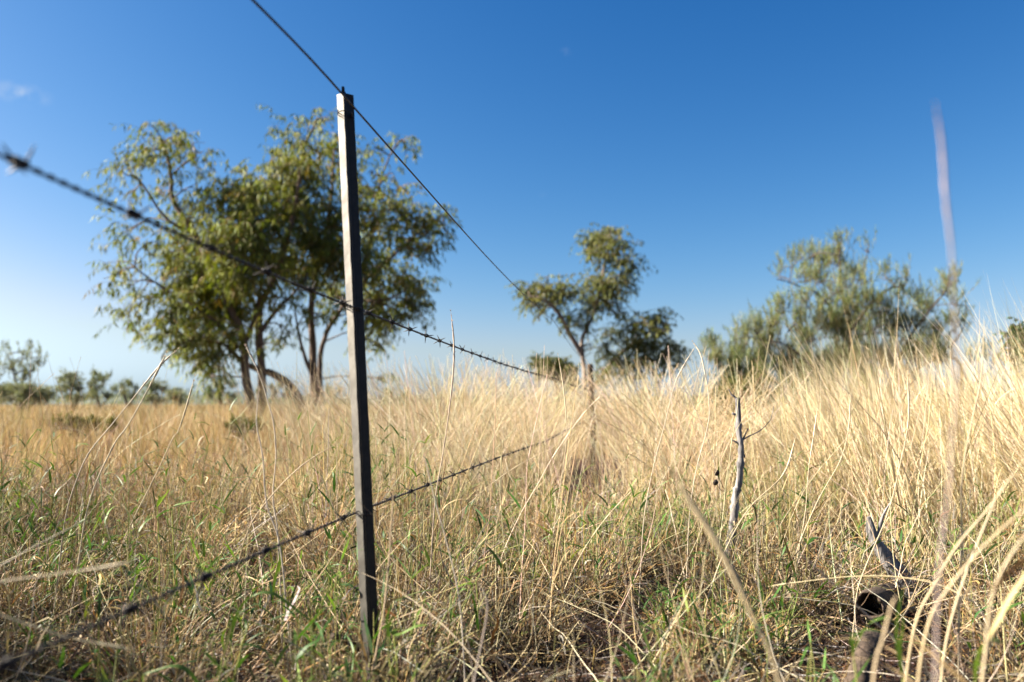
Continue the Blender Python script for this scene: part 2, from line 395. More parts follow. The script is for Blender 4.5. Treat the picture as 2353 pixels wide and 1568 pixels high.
# ------------------------------------------------------------------ trees
def limb(mb, pts, r0, r1, n=14, wig=0.02, ns=7, seed=0):
    q = resample(pts, n); rr = np.random.default_rng(seed)
    L_ = np.linalg.norm(q[-1] - q[0]); w_ = rr.normal(0, 1, (n, 3)) * wig * L_ / n * 2; w_[0] = 0
    q = q + np.cumsum(w_, 0) * np.linspace(0, 1, n)[:, None] * 0.5
    sweep(mb, q, np.linspace(1, 0, n) ** 0.8 * (r0 - r1) + r1, ns, lump=0.12, seed=seed, cap=False)
    return q
def leafquads(mb, base, d, ln, wd, col, r):
    N = len(base); d = d / (np.linalg.norm(d, axis=1, keepdims=True) + 1e-9)
    s = np.cross(d, r.normal(0, 1, (N, 3))); s /= np.linalg.norm(s, axis=1, keepdims=True) + 1e-9
    nn = np.cross(d, s)
    ln = ln[:, None]; wd = wd[:, None]
    m = base + d * ln * 0.4 + nn * ln * 0.06
    tip = base + d * ln + nn * ln * r.uniform(-0.1, 0.12, (N, 1))
    v = np.stack([base, m + s * wd, tip, m - s * wd], 1).reshape(-1, 3)
    i = np.arange(N) * 4
    mb.add(v, np.stack([i, i + 1, i + 2, i + 3], 1), np.repeat(col, 4, 0))
def pal(cols, wts, N, r, jit=0.18):
    cols = np.array(cols) * 0.68; k = r.choice(len(cols), N, p=np.array(wts) / np.sum(wts))
    return np.clip(cols[k] * (1 + r.normal(0, jit, (N, 1))) * (1 + r.normal(0, 0.06, (N, 3))), 0.005, 0.9)
GUM = ([(0.17, 0.22, 0.030), (0.28, 0.31, 0.05), (0.085, 0.12, 0.025), (0.36, 0.36, 0.16), (0.34, 0.20, 0.06)], [4.5, 4, 3.5, 1.4, 0.8])
GUMB = ([(0.14, 0.17, 0.045), (0.21, 0.23, 0.065), (0.10, 0.12, 0.04), (0.32, 0.31, 0.12), (0.24, 0.15, 0.07)], [4, 4, 3, 1, 0.4])
def tree(name, label, cat, Yd, limbs, clumps, palette, droop=1.0, leaf=(0.11, 0.011), dens=1.0, barkm=None, leafm=None,
         twig_len=0.45, group=None, seed=1, spread=0.8, per=11, upright=False, conn=0.016):
    r = np.random.default_rng(seed); px2m = Yd / FPX
    base = P(*limbs[0][0][0][:2], Yd); root = empty(name, (base[0], Yd, 0)); tag(root, label, cat, group)
    tb = MB(); nodes = []
    for k, (pp, r0, r1) in enumerate(limbs):
        pts = [P(q[0], q[1], Yd + (q[2] if len(q) > 2 else 0)) for q in pp]
        if k == 0 or pp[0][1] > 1000 * 1: pts[0][2] = min(pts[0][2], -0.15)
        q = limb(tb, pts, r0, r1, 8 + 5 * len(pp), 0.10, 8, seed * 31 + k); nodes.append(q)
    nodes = np.concatenate(nodes)
    cb = MB(); TW = []; 
    for ci, cl in enumerate(clumps):
        cx, cy, rad = cl[:3]; dn = cl[3] if len(cl) > 3 else 1.0; dy = cl[4] if len(cl) > 4 else r.uniform(-spread, spread)
        rm = rad * px2m; c0 = P(cx, cy, Yd + dy)
        dd = np.linalg.norm(nodes - c0, axis=1) + 0.6 * np.maximum(0, nodes[:, 2] - c0[2]); nb = nodes[np.argmin(dd)]
        mid = (nb + c0) / 2 + r.normal(0, 0.06, 3) * np.linalg.norm(c0 - nb) + np.array([0, 0, 0.08 * np.linalg.norm(c0 - nb)])
        q = limb(tb, [nb, mid, c0], conn, 0.006, 9, 0.14, 5, seed * 77 + ci)
        nsub = max(3, int(7 * dn))
        subs = [q[5:]]
        for k in range(nsub):
            e_ = c0 + r.normal(0, 0.55, 3) * rm * np.array([1, 1, 0.8])
            m_ = (c0 + e_) / 2 + r.normal(0, 0.12, 3) * rm
            subs.append(limb(tb, [q[r.integers(4, 8)], m_, e_], 0.007, 0.003, 7, 0.15, 4, seed * 99 + ci * 13 + k))
        sp = np.concatenate(subs)
        nt_ = int(dens * (dn * 1.15 if dn > .95 else dn if dn > .7 else dn * (0.3 + dn * .8)) * (rad / 50.0) ** 2 * 62) + 4
        # twig start points: near sub branches, scattered in the clump
        s0 = sp[r.integers(0, len(sp), nt_)] * 0.3 + (c0 + r.normal(0, 0.6, (nt_, 3)) * rm) * 0.7
        TW.append(s0)
    S0 = np.concatenate(TW); NT = len(S0); K = 6
    L_ = twig_len * r.uniform(0.5, 1.3, NT)
    az = r.uniform(0, 6.28, NT)
    if upright: th0 = r.uniform(0.1, 0.9, NT); th1 = th0 - 0.2
    else: th0 = r.uniform(0.7, 1.9, NT); th1 = th0 + droop * r.uniform(0.6, 1.3, NT)
    s = np.linspace(0, 1, K)[None]; th = np.clip(th0[:, None] + (th1 - th0)[:, None] * s, 0, 3.0)
    azk = az[:, None] + np.cumsum(r.normal(0, 0.25, (NT, K)), 1)
    d = np.stack([np.sin(th) * np.cos(azk), np.sin(th) * np.sin(azk), np.cos(th)], 2)
    Pt = S0[:, None] + np.cumsum(d * (L_ / K)[:, None, None], 1)
    tubes(cb, Pt, np.linspace(0.0028, 0.0012, K)[None] * np.ones((NT, 1)), pal([(0.25, 0.15, 0.09), (0.3, 0.22, 0.14)], [1, 1], NT, r))
    # leaves
    N = NT * per; ti = np.repeat(np.arange(NT), per); u_ = r.uniform(0.05, 1, N) * (K - 1); i0 = np.minimum(u_.astype(int), K - 2); fr = (u_ - i0)[:, None]
    bp = Pt[ti, i0] * (1 - fr) + Pt[ti, i0 + 1] * fr; dt = d[ti, i0]
    if upright: dl = dt * 0.7 + r.normal(0, 0.38, (N, 3)) + np.array([0, 0, 0.55])
    else: dl = dt * 0.25 + r.normal(0, 0.34, (N, 3)) + np.array([0, 0, -0.85 * droop])
    ln = leaf[0] * r.uniform(0.6, 1.25, N); wd = leaf[1] * r.uniform(0.7, 1.2, N)
    twc = pal(*palette, NT, r, 0.15); col = twc[ti] * 0.6 + pal(*palette, N, r) * 0.4
    leafquads(cb, bp, dl, ln, wd, col, r)
    child(tb, 'trunk', barkm or M_bark, root); child(cb, 'crown', leafm or M_leaf, root)
    return root

GY = lambda Yd: 930 + EYE * FPX / Yd
tree('gum_tree', 'broad drooping gum tree with several leaning stems left of the steel post', 'tree', 13.5,
  [([(580, 1012), (578, 935), (565, 860), (562, 790), (545, 735), (505, 650), (455, 545), (408, 470), (398, 400), (385, 340)], 0.085, 0.018),
   ([(603, 1012, .2), (601, 935, .2), (603, 860, .2), (598, 770, .1), (603, 700), (632, 640), (665, 560), (690, 450), (700, 360), (735, 280)], 0.085, 0.015),
   ([(715, 1012, .5), (690, 925, .5), (660, 880, .4), (625, 857, .3), (590, 848, .2), (552, 826, .0), (515, 790, -.2)], 0.085, 0.03),
   ([(562, 790), (580, 745, .1), (590, 700, .2), (600, 640, .3)], 0.045, 0.02),
   ([(545, 800), (500, 745, -.3), (440, 700, -.5), (380, 660, -.6), (310, 610, -.6)], 0.035, 0.01),
   ([(600, 760), (635, 715, .2), (680, 670, .3), (740, 600, .4)], 0.04, 0.012),
   ([(632, 640), (600, 560, -.3), (560, 480, -.4), (545, 430, -.4)], 0.04, 0.012),
   ([(455, 545), (380, 500, -.4), (320, 420, -.5), (290, 390, -.5)], 0.025, 0.008),
   ([(398, 400), (440, 360, .2), (470, 350, .2)], 0.015, 0.006)],
  [(395, 325, 44, .7), (345, 345, 38, .8), (430, 330, 36, .35), (318, 375, 36, .6), (275, 395, 24, .4), (455, 365, 36, .45), (350, 290, 16, .3), (300, 450, 40, .25), (370, 430, 46, .25),
   (440, 430, 50, .35), (285, 530, 44, .4), (345, 560, 46, .5), (275, 600, 34, .45), (255, 645, 24, .4), (300, 660, 40, .35), (290, 720, 26, .5), (285, 755, 18, .5), (350, 690, 40, .5), (350, 755, 26, .5),
   (400, 590, 50, .7), (420, 500, 46, .8), (470, 470, 46, .6), (460, 560, 60, 1.1), (530, 420, 50, .6), (545, 480, 60, 1.1), (520, 560, 65, 1.3), (600, 440, 60, 1), (600, 520, 66, 1.3),
   (430, 650, 52, 1.1), (410, 715, 44, 1), (480, 640, 66, 1.4), (560, 630, 66, 1.4), (470, 720, 55, 1.4), (540, 710, 50, 1.2), (450, 780, 45, 1.3), (490, 820, 36, 1.2), (475, 865, 22, 1), (530, 770, 35, 1), (410, 790, 28, .9),
   (560, 800, 25, .5), (640, 600, 60, 1.3), (650, 380, 54, .8), (700, 320, 52, .7), (740, 275, 26, .6), (690, 400, 60, 1), (680, 480, 66, 1.3), (720, 550, 60, 1.2), (665, 690, 45, .6), (650, 760, 34, .5), (630, 790, 25, .4), (700, 620, 50, 1)],
  GUM, droop=1.05, leaf=(0.15, 0.0105), dens=1.35, seed=4, spread=1.1)
tree('gum_tree', 'slimmer gum tree directly behind the steel post, crown reaching out to its right', 'tree', 14.6,
  [([(722, 1003), (724, 930), (722, 860), (718, 780), (715, 705), (735, 600), (765, 480), (775, 370)], 0.09, 0.02),
   ([(735, 1003, .2), (738, 930, .2), (735, 850, .2), (740, 800, .2), (765, 740, .3), (815, 670, .3), (890, 600, .2), (960, 535, .1), (1010, 500, 0)], 0.06, 0.01),
   ([(720, 870), (700, 820, -.2), (685, 770, -.3), (672, 700, -.3)], 0.04, 0.012),
   ([(815, 670), (850, 560, .4), (870, 450, .4), (900, 370, .3), (930, 325, .3)], 0.03, 0.008),
   ([(815, 690), (880, 690, -.3), (940, 660, -.3)], 0.025, 0.008)],
  [(770, 350, 46, .8), (800, 400, 50, .8), (860, 340, 34, .4), (925, 325, 24, .5), (935, 350, 18, .4), (900, 400, 30, .3), (840, 440, 50, .7), (900, 470, 48, .8), (945, 500, 42, .9), (1000, 505, 32, 1), (1010, 540, 22, .7), (870, 520, 50, 1),
   (920, 560, 42, .9), (965, 580, 30, 1), (1000, 560, 20, .7), (790, 500, 60, 1.2), (770, 590, 60, 1.2), (820, 600, 55, 1.2), (870, 620, 46, 1), (920, 640, 38, 1.1), (965, 665, 32, 1.2), (940, 700, 34, 1.3), (870, 690, 46, 1.2), (880, 745, 34, 1.4), (860, 790, 24, 1.2), (920, 730, 22, .9),
   (770, 680, 50, 1), (740, 720, 30, .6), (840, 720, 36, .9), (875, 870, 14, .4)],
  GUM, droop=1.05, leaf=(0.12, 0.0125), dens=1.4, seed=9, spread=1.0)
tree('gum_tree', 'narrow forked gum tree of separate leaf clumps in the middle distance', 'tree', 20,
  [([(1348, 985), (1345, 920), (1342, 855), (1335, 789), (1345, 756), (1362, 707), (1378, 618), (1388, 582), (1395, 550)], 0.065, 0.02),
   ([(1337, 815), (1312, 770, -.2), (1285, 720, -.3), (1255, 690, -.4), (1225, 680, -.4)], 0.07, 0.02),
   ([(1355, 900), (1385, 860, .3), (1430, 810, .5), (1470, 780, .5), (1520, 775, .4)], 0.06, 0.02),
   ([(1370, 680), (1410, 640, .3), (1445, 615, .4)], 0.04, 0.012),
   ([(1358, 930), (1300, 880, .3), (1270, 850, .3)], 0.03, 0.01)],
  [(1385, 548, 30, 1.2), (1350, 560, 20, 1.1), (1415, 560, 22, 1.1), (1400, 590, 26, 1.2), (1360, 585, 16, .8), (1405, 530, 14, .8), (1452, 600, 17, 1.6), (1448, 625, 14, 1.4), (1395, 650, 26, 1), (1350, 640, 16, .7), (1370, 660, 26, 1.2), (1425, 665, 20, 1.1), (1355, 690, 22, 1), (1395, 695, 26, 1.2), (1430, 650, 16, .8), (1425, 720, 14, .7),
   (1212, 665, 20, 1.2), (1235, 680, 22, 1.2), (1258, 660, 22, 1.2), (1300, 665, 24, 1.2), (1285, 690, 22, 1), (1250, 710, 14, .8), (1222, 700, 13, .8), (1330, 740, 24, .9), (1305, 750, 16, .7), (1350, 720, 16, .8), (1400, 770, 20, .9),
   (1455, 750, 24, 1.3), (1500, 735, 26, 1.4), (1510, 765, 18, 1.2), (1545, 800, 24, 1.4), (1530, 830, 18, 1.4), (1525, 855, 10, 1), (1490, 800, 26, 1.2), (1455, 790, 24, 1.2), (1480, 830, 26, 1.2), (1440, 840, 24, 1), (1410, 820, 24, .9), (1380, 800, 20, .7), (1400, 850, 22, .8), (1460, 870, 14, .8), (1380, 870, 16, .8)],
  GUMB, droop=1.1, leaf=(0.12, 0.014), dens=3.0, seed=21, spread=0.6, barkm=M_bark_pale, twig_len=0.5, conn=0.012)
ACA = ([(0.18, 0.23, 0.08), (0.26, 0.30, 0.11), (0.12, 0.16, 0.06), (0.38, 0.38, 0.16)], [4, 4, 3, 1.5])
def sparseclumps(seed, pts): return pts
tree('acacia_shrub', 'large open grey green shrub with fine upright leaves behind the tall straw grass', 'shrub', 14,
  [([(2010, 1006), (2000, 940), (1985, 870), (1960, 800), (1950, 730), (1935, 660), (1930, 590), (1932, 550)], 0.045, 0.01),
   ([(1965, 820), (1925, 740, -.2), (1885, 680, -.3), (1835, 655, -.4), (1790, 640, -.4)], 0.02, 0.006),
   ([(1955, 760), (2000, 700, .2), (2040, 665, .2), (2075, 650, .2)], 0.03, 0.008),
   ([(2015, 1006, .2), (2040, 900, .3), (2080, 800, .3), (2130, 730, .3), (2180, 670, .3), (2195, 640, .2)], 0.03, 0.007),
   ([(1985, 1006, -.2), (1920, 900, -.3), (1850, 830, -.3), (1800, 790, -.2), (1740, 780, -.2)], 0.03, 0.007),
   ([(1960, 1006, .4), (1850, 930, .4), (1760, 870, .4), (1690, 840, .3), (1640, 810, .3)], 0.04, 0.008),
   ([(1945, 700), (1975, 640, .1), (1990, 590, .1), (1995, 570, .1)], 0.014, 0.005),
   ([(2040, 900, .3), (2120, 840, .2), (2190, 790, .2), (2220, 740, .2)], 0.03, 0.008)],
  [(1930, 570, 18, .8), (1925, 610, 24, .9), (1885, 610, 26, .9), (1850, 600, 22, .8), (1820, 610, 20, .7), (1795, 640, 16, .5), (1840, 650, 26, .8), (1880, 650, 28, .9), (1995, 580, 16, .35), (1960, 640, 26, .6), (1940, 670, 26, .8), (1990, 650, 24, .6), (2035, 640, 18, .7), (2085, 645, 14, .6), (2060, 680, 26, .6),
   (1900, 700, 30, .7), (1950, 720, 36, .9), (2000, 710, 34, .8), (2040, 720, 30, .7), (1890, 750, 34, 1), (1930, 770, 40, 1.1), (1980, 770, 40, 1), (2040, 770, 40, .9), (2100, 700, 26, .7), (2130, 720, 30, .8), (2170, 680, 26, .7), (2190, 650, 20, .8), (2200, 700, 20, .6), (2090, 760, 36, .9), (2140, 780, 34, .9), (2190, 760, 28, .7), (2215, 740, 18, .5),
   (1830, 750, 26, .8), (1800, 715, 24, .7), (1850, 705, 26, .7), (1770, 735, 22, .6), (1850, 790, 34, 1), (1780, 760, 24, .9), (1740, 760, 22, .9), (1710, 780, 24, .9), (1760, 800, 34, 1), (1700, 820, 30, .9), (1640, 805, 20, .9), (1625, 825, 14, .7), (1650, 840, 24, .9), (1690, 860, 32, 1.2), (1740, 850, 36, 1.3), (1800, 850, 40, 1.3), (1860, 860, 44, 1.3), (1920, 840, 44, 1.2), (1980, 840, 40, 1.2), (2040, 840, 40, 1.2), (2100, 830, 36, 1.1), (2160, 830, 34, 1),
   (1900, 900, 44, 1), (1820, 910, 40, 1), (1740, 900, 36, 1), (2000, 900, 40, .9), (2080, 890, 40, .9)],
  ACA, leaf=(0.13, 0.0040), dens=2.8, seed=33, spread=0.9, upright=True, barkm=M_bark_dark, leafm=M_needle, twig_len=0.3, per=14, conn=0.009)
def bush(name, label, Yd, clumps, palette, leaf, dens, seed, upright=False, group=None, stem=None, leafm=None, cat='bush', conn=0.012, spread=0.4, per=11, droop=0.5, twig_len=0.3):
    cx = np.mean([c_[0] for c_ in clumps]); cyb = max(c_[1] for c_ in clumps); gy_ = GY(Yd)
    limbs = stem or [([(cx, gy_), (cx + 2, (gy_ + cyb) / 2), (cx - 2, cyb - 2), (clumps[0][0], clumps[0][1])], 0.045 * Yd / 14, 0.012),
                     ([(cx, gy_), (cx + 8, (gy_ + cyb) / 2), (clumps[-1][0], clumps[-1][1])], 0.03 * Yd / 14, 0.01)]
    return tree(name, label, cat, Yd, limbs, clumps, palette, droop=droop, leaf=leaf, dens=dens, seed=seed, upright=upright, group=group, leafm=leafm, barkm=M_bark_dark, spread=spread, conn=conn, per=per, twig_len=twig_len)
OLV = ([(0.12, 0.14, 0.035), (0.18, 0.19, 0.05), (0.08, 0.10, 0.03)], [4, 4, 3])
DRK = ([(0.045, 0.085, 0.02), (0.07, 0.12, 0.03), (0.03, 0.05, 0.015)], [4, 3, 2])
FAR = ([(0.22, 0.25, 0.16), (0.28, 0.31, 0.21), (0.16, 0.19, 0.125)], [3, 3, 2])  # distance haze put into the leaf colour as paler greens
bush('leafy_bush', 'low round yellow green bush just left of the open shrub', 13, [(1690, 880, 26, 1.6), (1720, 890, 28, 1.6), (1665, 900, 22, 1.4), (1700, 915, 30, 1.6), (1740, 920, 26, 1.4), (1675, 935, 26, 1.2)], OLV, (0.07, 0.010), 4.0, 41)
bush('leafy_bush', 'low dark olive bush behind the foot of the forked gum tree, left side', 26, [(1240, 835, 16, 1.6), (1265, 838, 16, 1.6), (1290, 838, 16, 1.6), (1310, 850, 14, 1.6), (1250, 855, 14, 1.6), (1285, 862, 16, 1.6), (1310, 880, 14, 1.4)], OLV, (0.11, 0.017), 9.0, 42)
bush('leafy_bush', 'dark green broad leaved bush cut off by the right edge', 6.0, [(2345, 770, 20, 1.3), (2340, 800, 18, 1.3), (2360, 790, 26, 1.4), (2375, 760, 26, 1.3), (2355, 830, 24, 1.3), (2385, 820, 30, 1.4), (2410, 780, 34, 1.4), (2400, 850, 34, 1.4)], DRK, (0.035, 0.008), 2.5, 43, spread=0.15, twig_len=0.12, conn=0.006)
bush('leafy_bush', 'small sparse grey shrub low between the open shrub and the right edge', 18, [(2110, 800, 16, .8), (2140, 805, 14, .7), (2260, 815, 14, .7), (2235, 830, 18, .8), (2280, 835, 14, .7)], FAR, (0.12, 0.008), 3.0, 44, upright=True, leafm=M_needle)
bush('leafy_bush', 'low dull green bush half sunk in the golden grass at the far left', 9, [(130, 986, 14, 1.2), (165, 982, 16, 1.2), (210, 984, 18, 1.2), (255, 988, 14, 1.2), (190, 996, 20, 1.2)], OLV, (0.05, 0.007), 5.0, 51, upright=True, twig_len=0.09, conn=0.005)
bush('leafy_bush', 'low dull green bush half sunk in the golden grass below the gum stems', 8.5, [(535, 990, 13, 1.2), (560, 985, 14, 1.2), (585, 990, 14, 1.2), (550, 1000, 18, 1.2)], OLV, (0.05, 0.007), 5.0, 52, upright=True, twig_len=0.09, conn=0.005)
# the line of far scrub along the horizon
far = [
 ('tall thin grey green tree at the far left edge of the horizon', 34, [(15, 815, 20, .5), (50, 822, 22, .5), (70, 805, 14, .4), (95, 825, 16, .5), (35, 850, 22, .6), (80, 850, 22, .7), (5, 850, 20, .7), (60, 870, 24, .9)], 1),
 ('low dense scrub at the far left under the thin tree', 30, [(5, 892, 14, 1), (35, 890, 14, 1), (65, 893, 14, 1), (95, 896, 13, 1), (20, 905, 22, 1.3), (60, 905, 22, 1.3), (100, 905, 18, 1.2)], 0),
 ('small green tree standing second from left on the horizon', 42, [(160, 862, 10, 1.6), (150, 870, 9, 1.4), (175, 872, 10, 1.4), (160, 882, 13, 1.6), (180, 890, 10, 1.5), (140, 892, 10, 1.4)], 0),
 ('thin spindly tree to the right of the small green tree on the horizon', 48, [(215, 868, 8, 1), (232, 875, 9, 1), (218, 885, 9, 1.1), (240, 880, 8, .8), (208, 895, 9, 1), (232, 895, 8, 1), (250, 870, 6, .6)], 1),
 ('low bushy clump between thin tree and umbrella shaped tree', 52, [(280, 895, 8, 1.2), (295, 888, 7, 1.2), (308, 900, 8, 1.2), (265, 903, 7, 1.2)], 1),
 ('little umbrella shaped dark green tree left of the gum', 50, [(345, 884, 7, 2), (355, 880, 7, 2), (368, 886, 7, 2), (352, 892, 8, 2), (338, 896, 7, 2), (372, 894, 5, 2)], 0),
 ('low dark bush right of the umbrella shaped tree', 55, [(392, 900, 8, 1.6), (408, 898, 8, 1.6), (420, 904, 7, 1.4), (400, 908, 8, 1.4)], 0),
 ('low brownish shrub beneath the drooping end of the gum', 52, [(500, 890, 9, 1.2), (520, 885, 9, 1.2), (535, 893, 9, 1.2), (510, 902, 9, 1.2), (480, 903, 8, 1.2)], 1),
 ('low grey scrub seen between the gum stems', 55, [(625, 898, 7, 1.1), (645, 893, 8, 1.1), (662, 902, 7, 1.1), (590, 905, 8, 1.1), (755, 900, 7, 1.1), (775, 906, 8, 1.1)], 1),
 ('low far scrub just right of the steel post', 90, [(890, 928, 6, 1.4), (915, 926, 6, 1.4), (940, 928, 6, 1.4), (965, 930, 5, 1.4)], 1),
 ('low far scrub below the upper barbed wire', 95, [(1010, 928, 6, 1.4), (1035, 925, 6, 1.4), (1060, 928, 6, 1.4), (1085, 930, 5, 1.2)], 0),
 ('low far scrub left of the round yellow green bush', 80, [(1480, 925, 7, 1.4), (1510, 927, 6, 1.4), (1560, 930, 6, 1.4), (1600, 925, 8, 1.4), (1640, 920, 8, 1.4)], 1),
]
for k, (lab, Yd, cl, up) in enumerate(far):
    cl = cl + [(c_[0] + dx_, 912 + dy_, 9, 1.4) for c_, dx_, dy_ in zip(cl[::2], (3, -4, 2, -3, 4), (0, 5, 2, 4, 1))]
    bush('scrub_tree', lab, Yd, cl, FAR, (0.20 * Yd / 45, 0.022 * Yd / 45), ((4.0 if k == 0 else 6.0) if up else 7.0) if Yd < 60 else 22, 60 + k, upright=bool(up), group='scrub along the horizon', cat='tree', spread=0.8, per=9, twig_len=0.4, conn=0.03)

mb = MB(); r = np.random.default_rng(90); NT = 5200
x = r.uniform(-190, 190, NT); y = r.uniform(75, 250, NT)
hh = np.clip(1.5 + 1.0 * vnoise(x, y, 0.09, 91) + 0.5 * vnoise(x, y, 0.4, 92) + 1.0 * (x / y < -0.33), 0.3, 4.2) * (y / 150) ** 0.5
N = NT * 9; bx = np.repeat(x, 9) + r.normal(0, 0.8, N); by = np.repeat(y, 9) + r.normal(0, 0.8, N); bz = np.repeat(hh, 9) * r.uniform(0, 1, N) ** 0.7
dl = r.normal(0, 0.6, (N, 3)) + np.array([0, 0, 0.7]); leafquads(mb, np.stack([bx, by, bz], 1), dl, r.uniform(0.3, 0.7, N), r.uniform(0.05, 0.11, N), pal(*FAR, N, r), r)
tag(mb.build('distant_scrub', M_leaf), 'low grey green scrub lying far off along the whole horizon', 'scrub', kind='stuff')

# ------------------------------------------------------------------ grass
STRAW = ([(0.66, 0.50, 0.25), (0.76, 0.62, 0.36), (0.52, 0.34, 0.14), (0.50, 0.41, 0.28)], [4, 3, 3, 1])
GOLD = ([(0.62, 0.46, 0.24), (0.76, 0.61, 0.37), (0.44, 0.28, 0.14), (0.40, 0.36, 0.20)], [4, 3, 3, 1])
PALE = ([(0.80, 0.67, 0.44), (0.74, 0.58, 0.34), (0.88, 0.78, 0.58), (0.52, 0.42, 0.2)], [4, 3, 2, 1])
GREY = ([(0.50, 0.44, 0.37), (0.36, 0.30, 0.25), (0.62, 0.56, 0.48)], [3, 3, 1])
BRN = ([(0.34, 0.20, 0.10), (0.48, 0.26, 0.09), (0.25, 0.16, 0.10)], [3, 2, 2])
GRN = ([(0.07, 0.15, 0.03), (0.12, 0.22, 0.045), (0.05, 0.115, 0.03), (0.22, 0.28, 0.07)], [4, 2, 3, 1])

def curve(base, L_, th0, dth, az, K, wob=0.15, kink=0.0, r=rng, azk=None):
    N = len(base); s = np.linspace(0, 1, K)[None]
    th = th0[:, None] + dth[:, None] * s
    azz = az[:, None] + (np.cumsum(r.normal(0, wob, (N, K)), 1) if azk is None else azk[:, None] * s)
    if kink:
        kk = np.cumsum((r.random((N, K)) < 0.3) * r.normal(0, kink, (N, K)), 1); th = th + kk; azz = azz + kk * 1.3
    th = th + np.cumsum(r.normal(0, wob * 0.35, (N, K)), 1)
    d = np.stack([np.sin(th) * np.cos(azz), np.sin(th) * np.sin(azz), np.cos(th)], 2)
    st = d * (L_ / (K - 1))[:, None, None]; st[:, 0] = 0
    Pt = base[:, None] + np.cumsum(st, 1)
    g = gz(Pt[..., 0], Pt[..., 1]) + 0.003
    Pt[..., 2] = np.maximum(Pt[..., 2], g)
    return Pt, d
def onground(x, y, dz=0.0): return np.stack([x, y, gz(x, y) + dz], 1)
def frus(N, y0, y1, r, mL=1.0, mR=0.5, power=1.0):     # points spread evenly over the ground the camera can see (plus margins)
    xs = []; ys = []; got = 0
    wmax = y1 * 0.66
    while got < N:
        n_ = int((N - got) * 2 + 100); y = np.sqrt(r.uniform(y0 ** 2, y1 ** 2, n_)) if power == 1 else y0 + (y1 - y0) * r.random(n_) ** power
        x = r.uniform(-0.66 * y - mL, 0.66 * y + mR, n_)
        xs.append(x); ys.append(y); got += n_
    return np.concatenate(xs)[:N], np.concatenate(ys)[:N]
def wside(N, r): 
    a_ = r.uniform(0, 6.28, N); return np.stack([np.cos(a_), np.sin(a_), r.normal(0, 0.25, N)], 1)
def prof(K, p=0.15, tip=0.05): 
    s = np.linspace(0, 1, K); return np.minimum(1, (s + 0.15) / p * 0.5 + 0.4) * (1 - (1 - tip) * s ** 2.2)

def tallR(x, y):        # where the tall straw grass stands on the right
    edge = 0.30 * y - 0.02 + 0.12 * vnoise(x, y, 2.5, 71)
    e2 = np.clip((x - edge) / 0.45, 0, 1); front = np.clip((y - 2.75 - 0.12 * vnoise(x, y, 4, 72)) / 0.35, 0, 1)
    return e2 * front * (y < 7.5)
# --- low tangle of the foreground
r = np.random.default_rng(101)
def tufts(nt, per, y0, y1, r, mL=0.9, mR=0.4, rad=0.035, accept=None):
    tx, ty = frus(nt, y0, y1, r, mL, mR)
    if accept is not None:
        k = r.random(len(tx)) < accept(tx, ty); tx = tx[k]; ty = ty[k]
    nt = len(tx); x = np.repeat(tx, per) + r.normal(0, rad, nt * per); y = np.repeat(ty, per) + r.normal(0, rad, nt * per)
    return x, y, np.repeat(np.arange(nt), per), np.arctan2(y - np.repeat(ty, per), x - np.repeat(tx, per))
bare = lambda x, y: 1 - 0.55 * (np.exp(-(((x - 0.15) / 0.22) ** 2 + ((y - 1.68) / 0.16) ** 2)) + np.exp(-(((x - 0.95) / 0.35) ** 2 + ((y - 2.45) / 0.25) ** 2)) + 0.8 * np.exp(-(((x + 0.95) / 0.35) ** 2 + ((y - 1.72) / 0.15) ** 2)) + 0.9 * np.exp(-(((x - 0.6) / 0.3) ** 2 + ((y - 1.62) / 0.13) ** 2)))
keep = lambda x, y: np.clip(bare(x, y), 0.05, 1) * np.clip(0.6 + 0.9 * vnoise(x, y, 6, 31), 0.08, 1) * (1 - 0.9 * np.exp(-((x / 0.45) ** 2 + (y / 0.95) ** 4)))
mb = MB()
# the tangle grows in separate mounds with dark gaps between them
mcx, mcy = frus(420, 1.2, 4.1, r, 0.9, 0.4)
keepm = np.ones(len(mcx), bool)
for i_ in range(len(mcx)):
    dd_ = np.hypot(mcx[:i_] - mcx[i_], mcy[:i_] - mcy[i_]); keepm[i_] = not np.any((dd_ < 0.30) & keepm[:i_])
logz = np.exp(-(((mcx - 0.95) / 0.22) ** 2 + ((mcy - 2.05) / 0.45) ** 2)) + np.exp(-(((mcx - 0.72) / 0.2) ** 2 + ((mcy - 1.6) / 0.3) ** 2)) + np.exp(-(((mcx - 0.68) / 0.12) ** 2 + ((mcy - 2.5) / 0.2) ** 2)); kb = (bare(mcx, mcy) > 0.55) & (logz < 0.8); mcx, mcy = mcx[keepm & kb], mcy[keepm & kb]; nm = len(mcx)
mR = r.uniform(0.09, 0.19, nm); mH = r.uniform(0.14, 0.30, nm) * (1 + 0.3 * (mcx < -0.3)) * np.clip(0.45 + mcy * 0.27, 0.6, 1.25)
mG = np.clip(r.normal(0.48, 0.38, nm) + 0.45 * np.exp(-(((mcx + 0.85) / 0.6) ** 2 + ((mcy - 2.2) / 0.6) ** 2)) + 0.40 * np.exp(-(((mcx - 0.45) / 0.5) ** 2 + ((mcy - 2.3) / 0.5) ** 2)), 0, 1.3)
per = (mR ** 2 * 13500).astype(int) + 60
mi = np.repeat(np.arange(nm), per); N = len(mi); rr_ = mR[mi] * np.sqrt(r.random(N)) * 0.8; aa = r.uniform(0, 6.28, N)
x = mcx[mi] + rr_ * np.cos(aa); y = mcy[mi] + rr_ * np.sin(aa); fall = 1 - 0.55 * (rr_ / mR[mi]) ** 2
x2, y2 = frus(3200, 0.95, 4.3, r, 0.9, 0.4); k = r.random(len(x2)) < 0.6 * keep(x2, y2); x2, y2 = x2[k], y2[k]
Lh = np.concatenate([mH[mi] * fall * r.uniform(0.55, 1.35, N), r.uniform(0.05, 0.2, len(x2))])
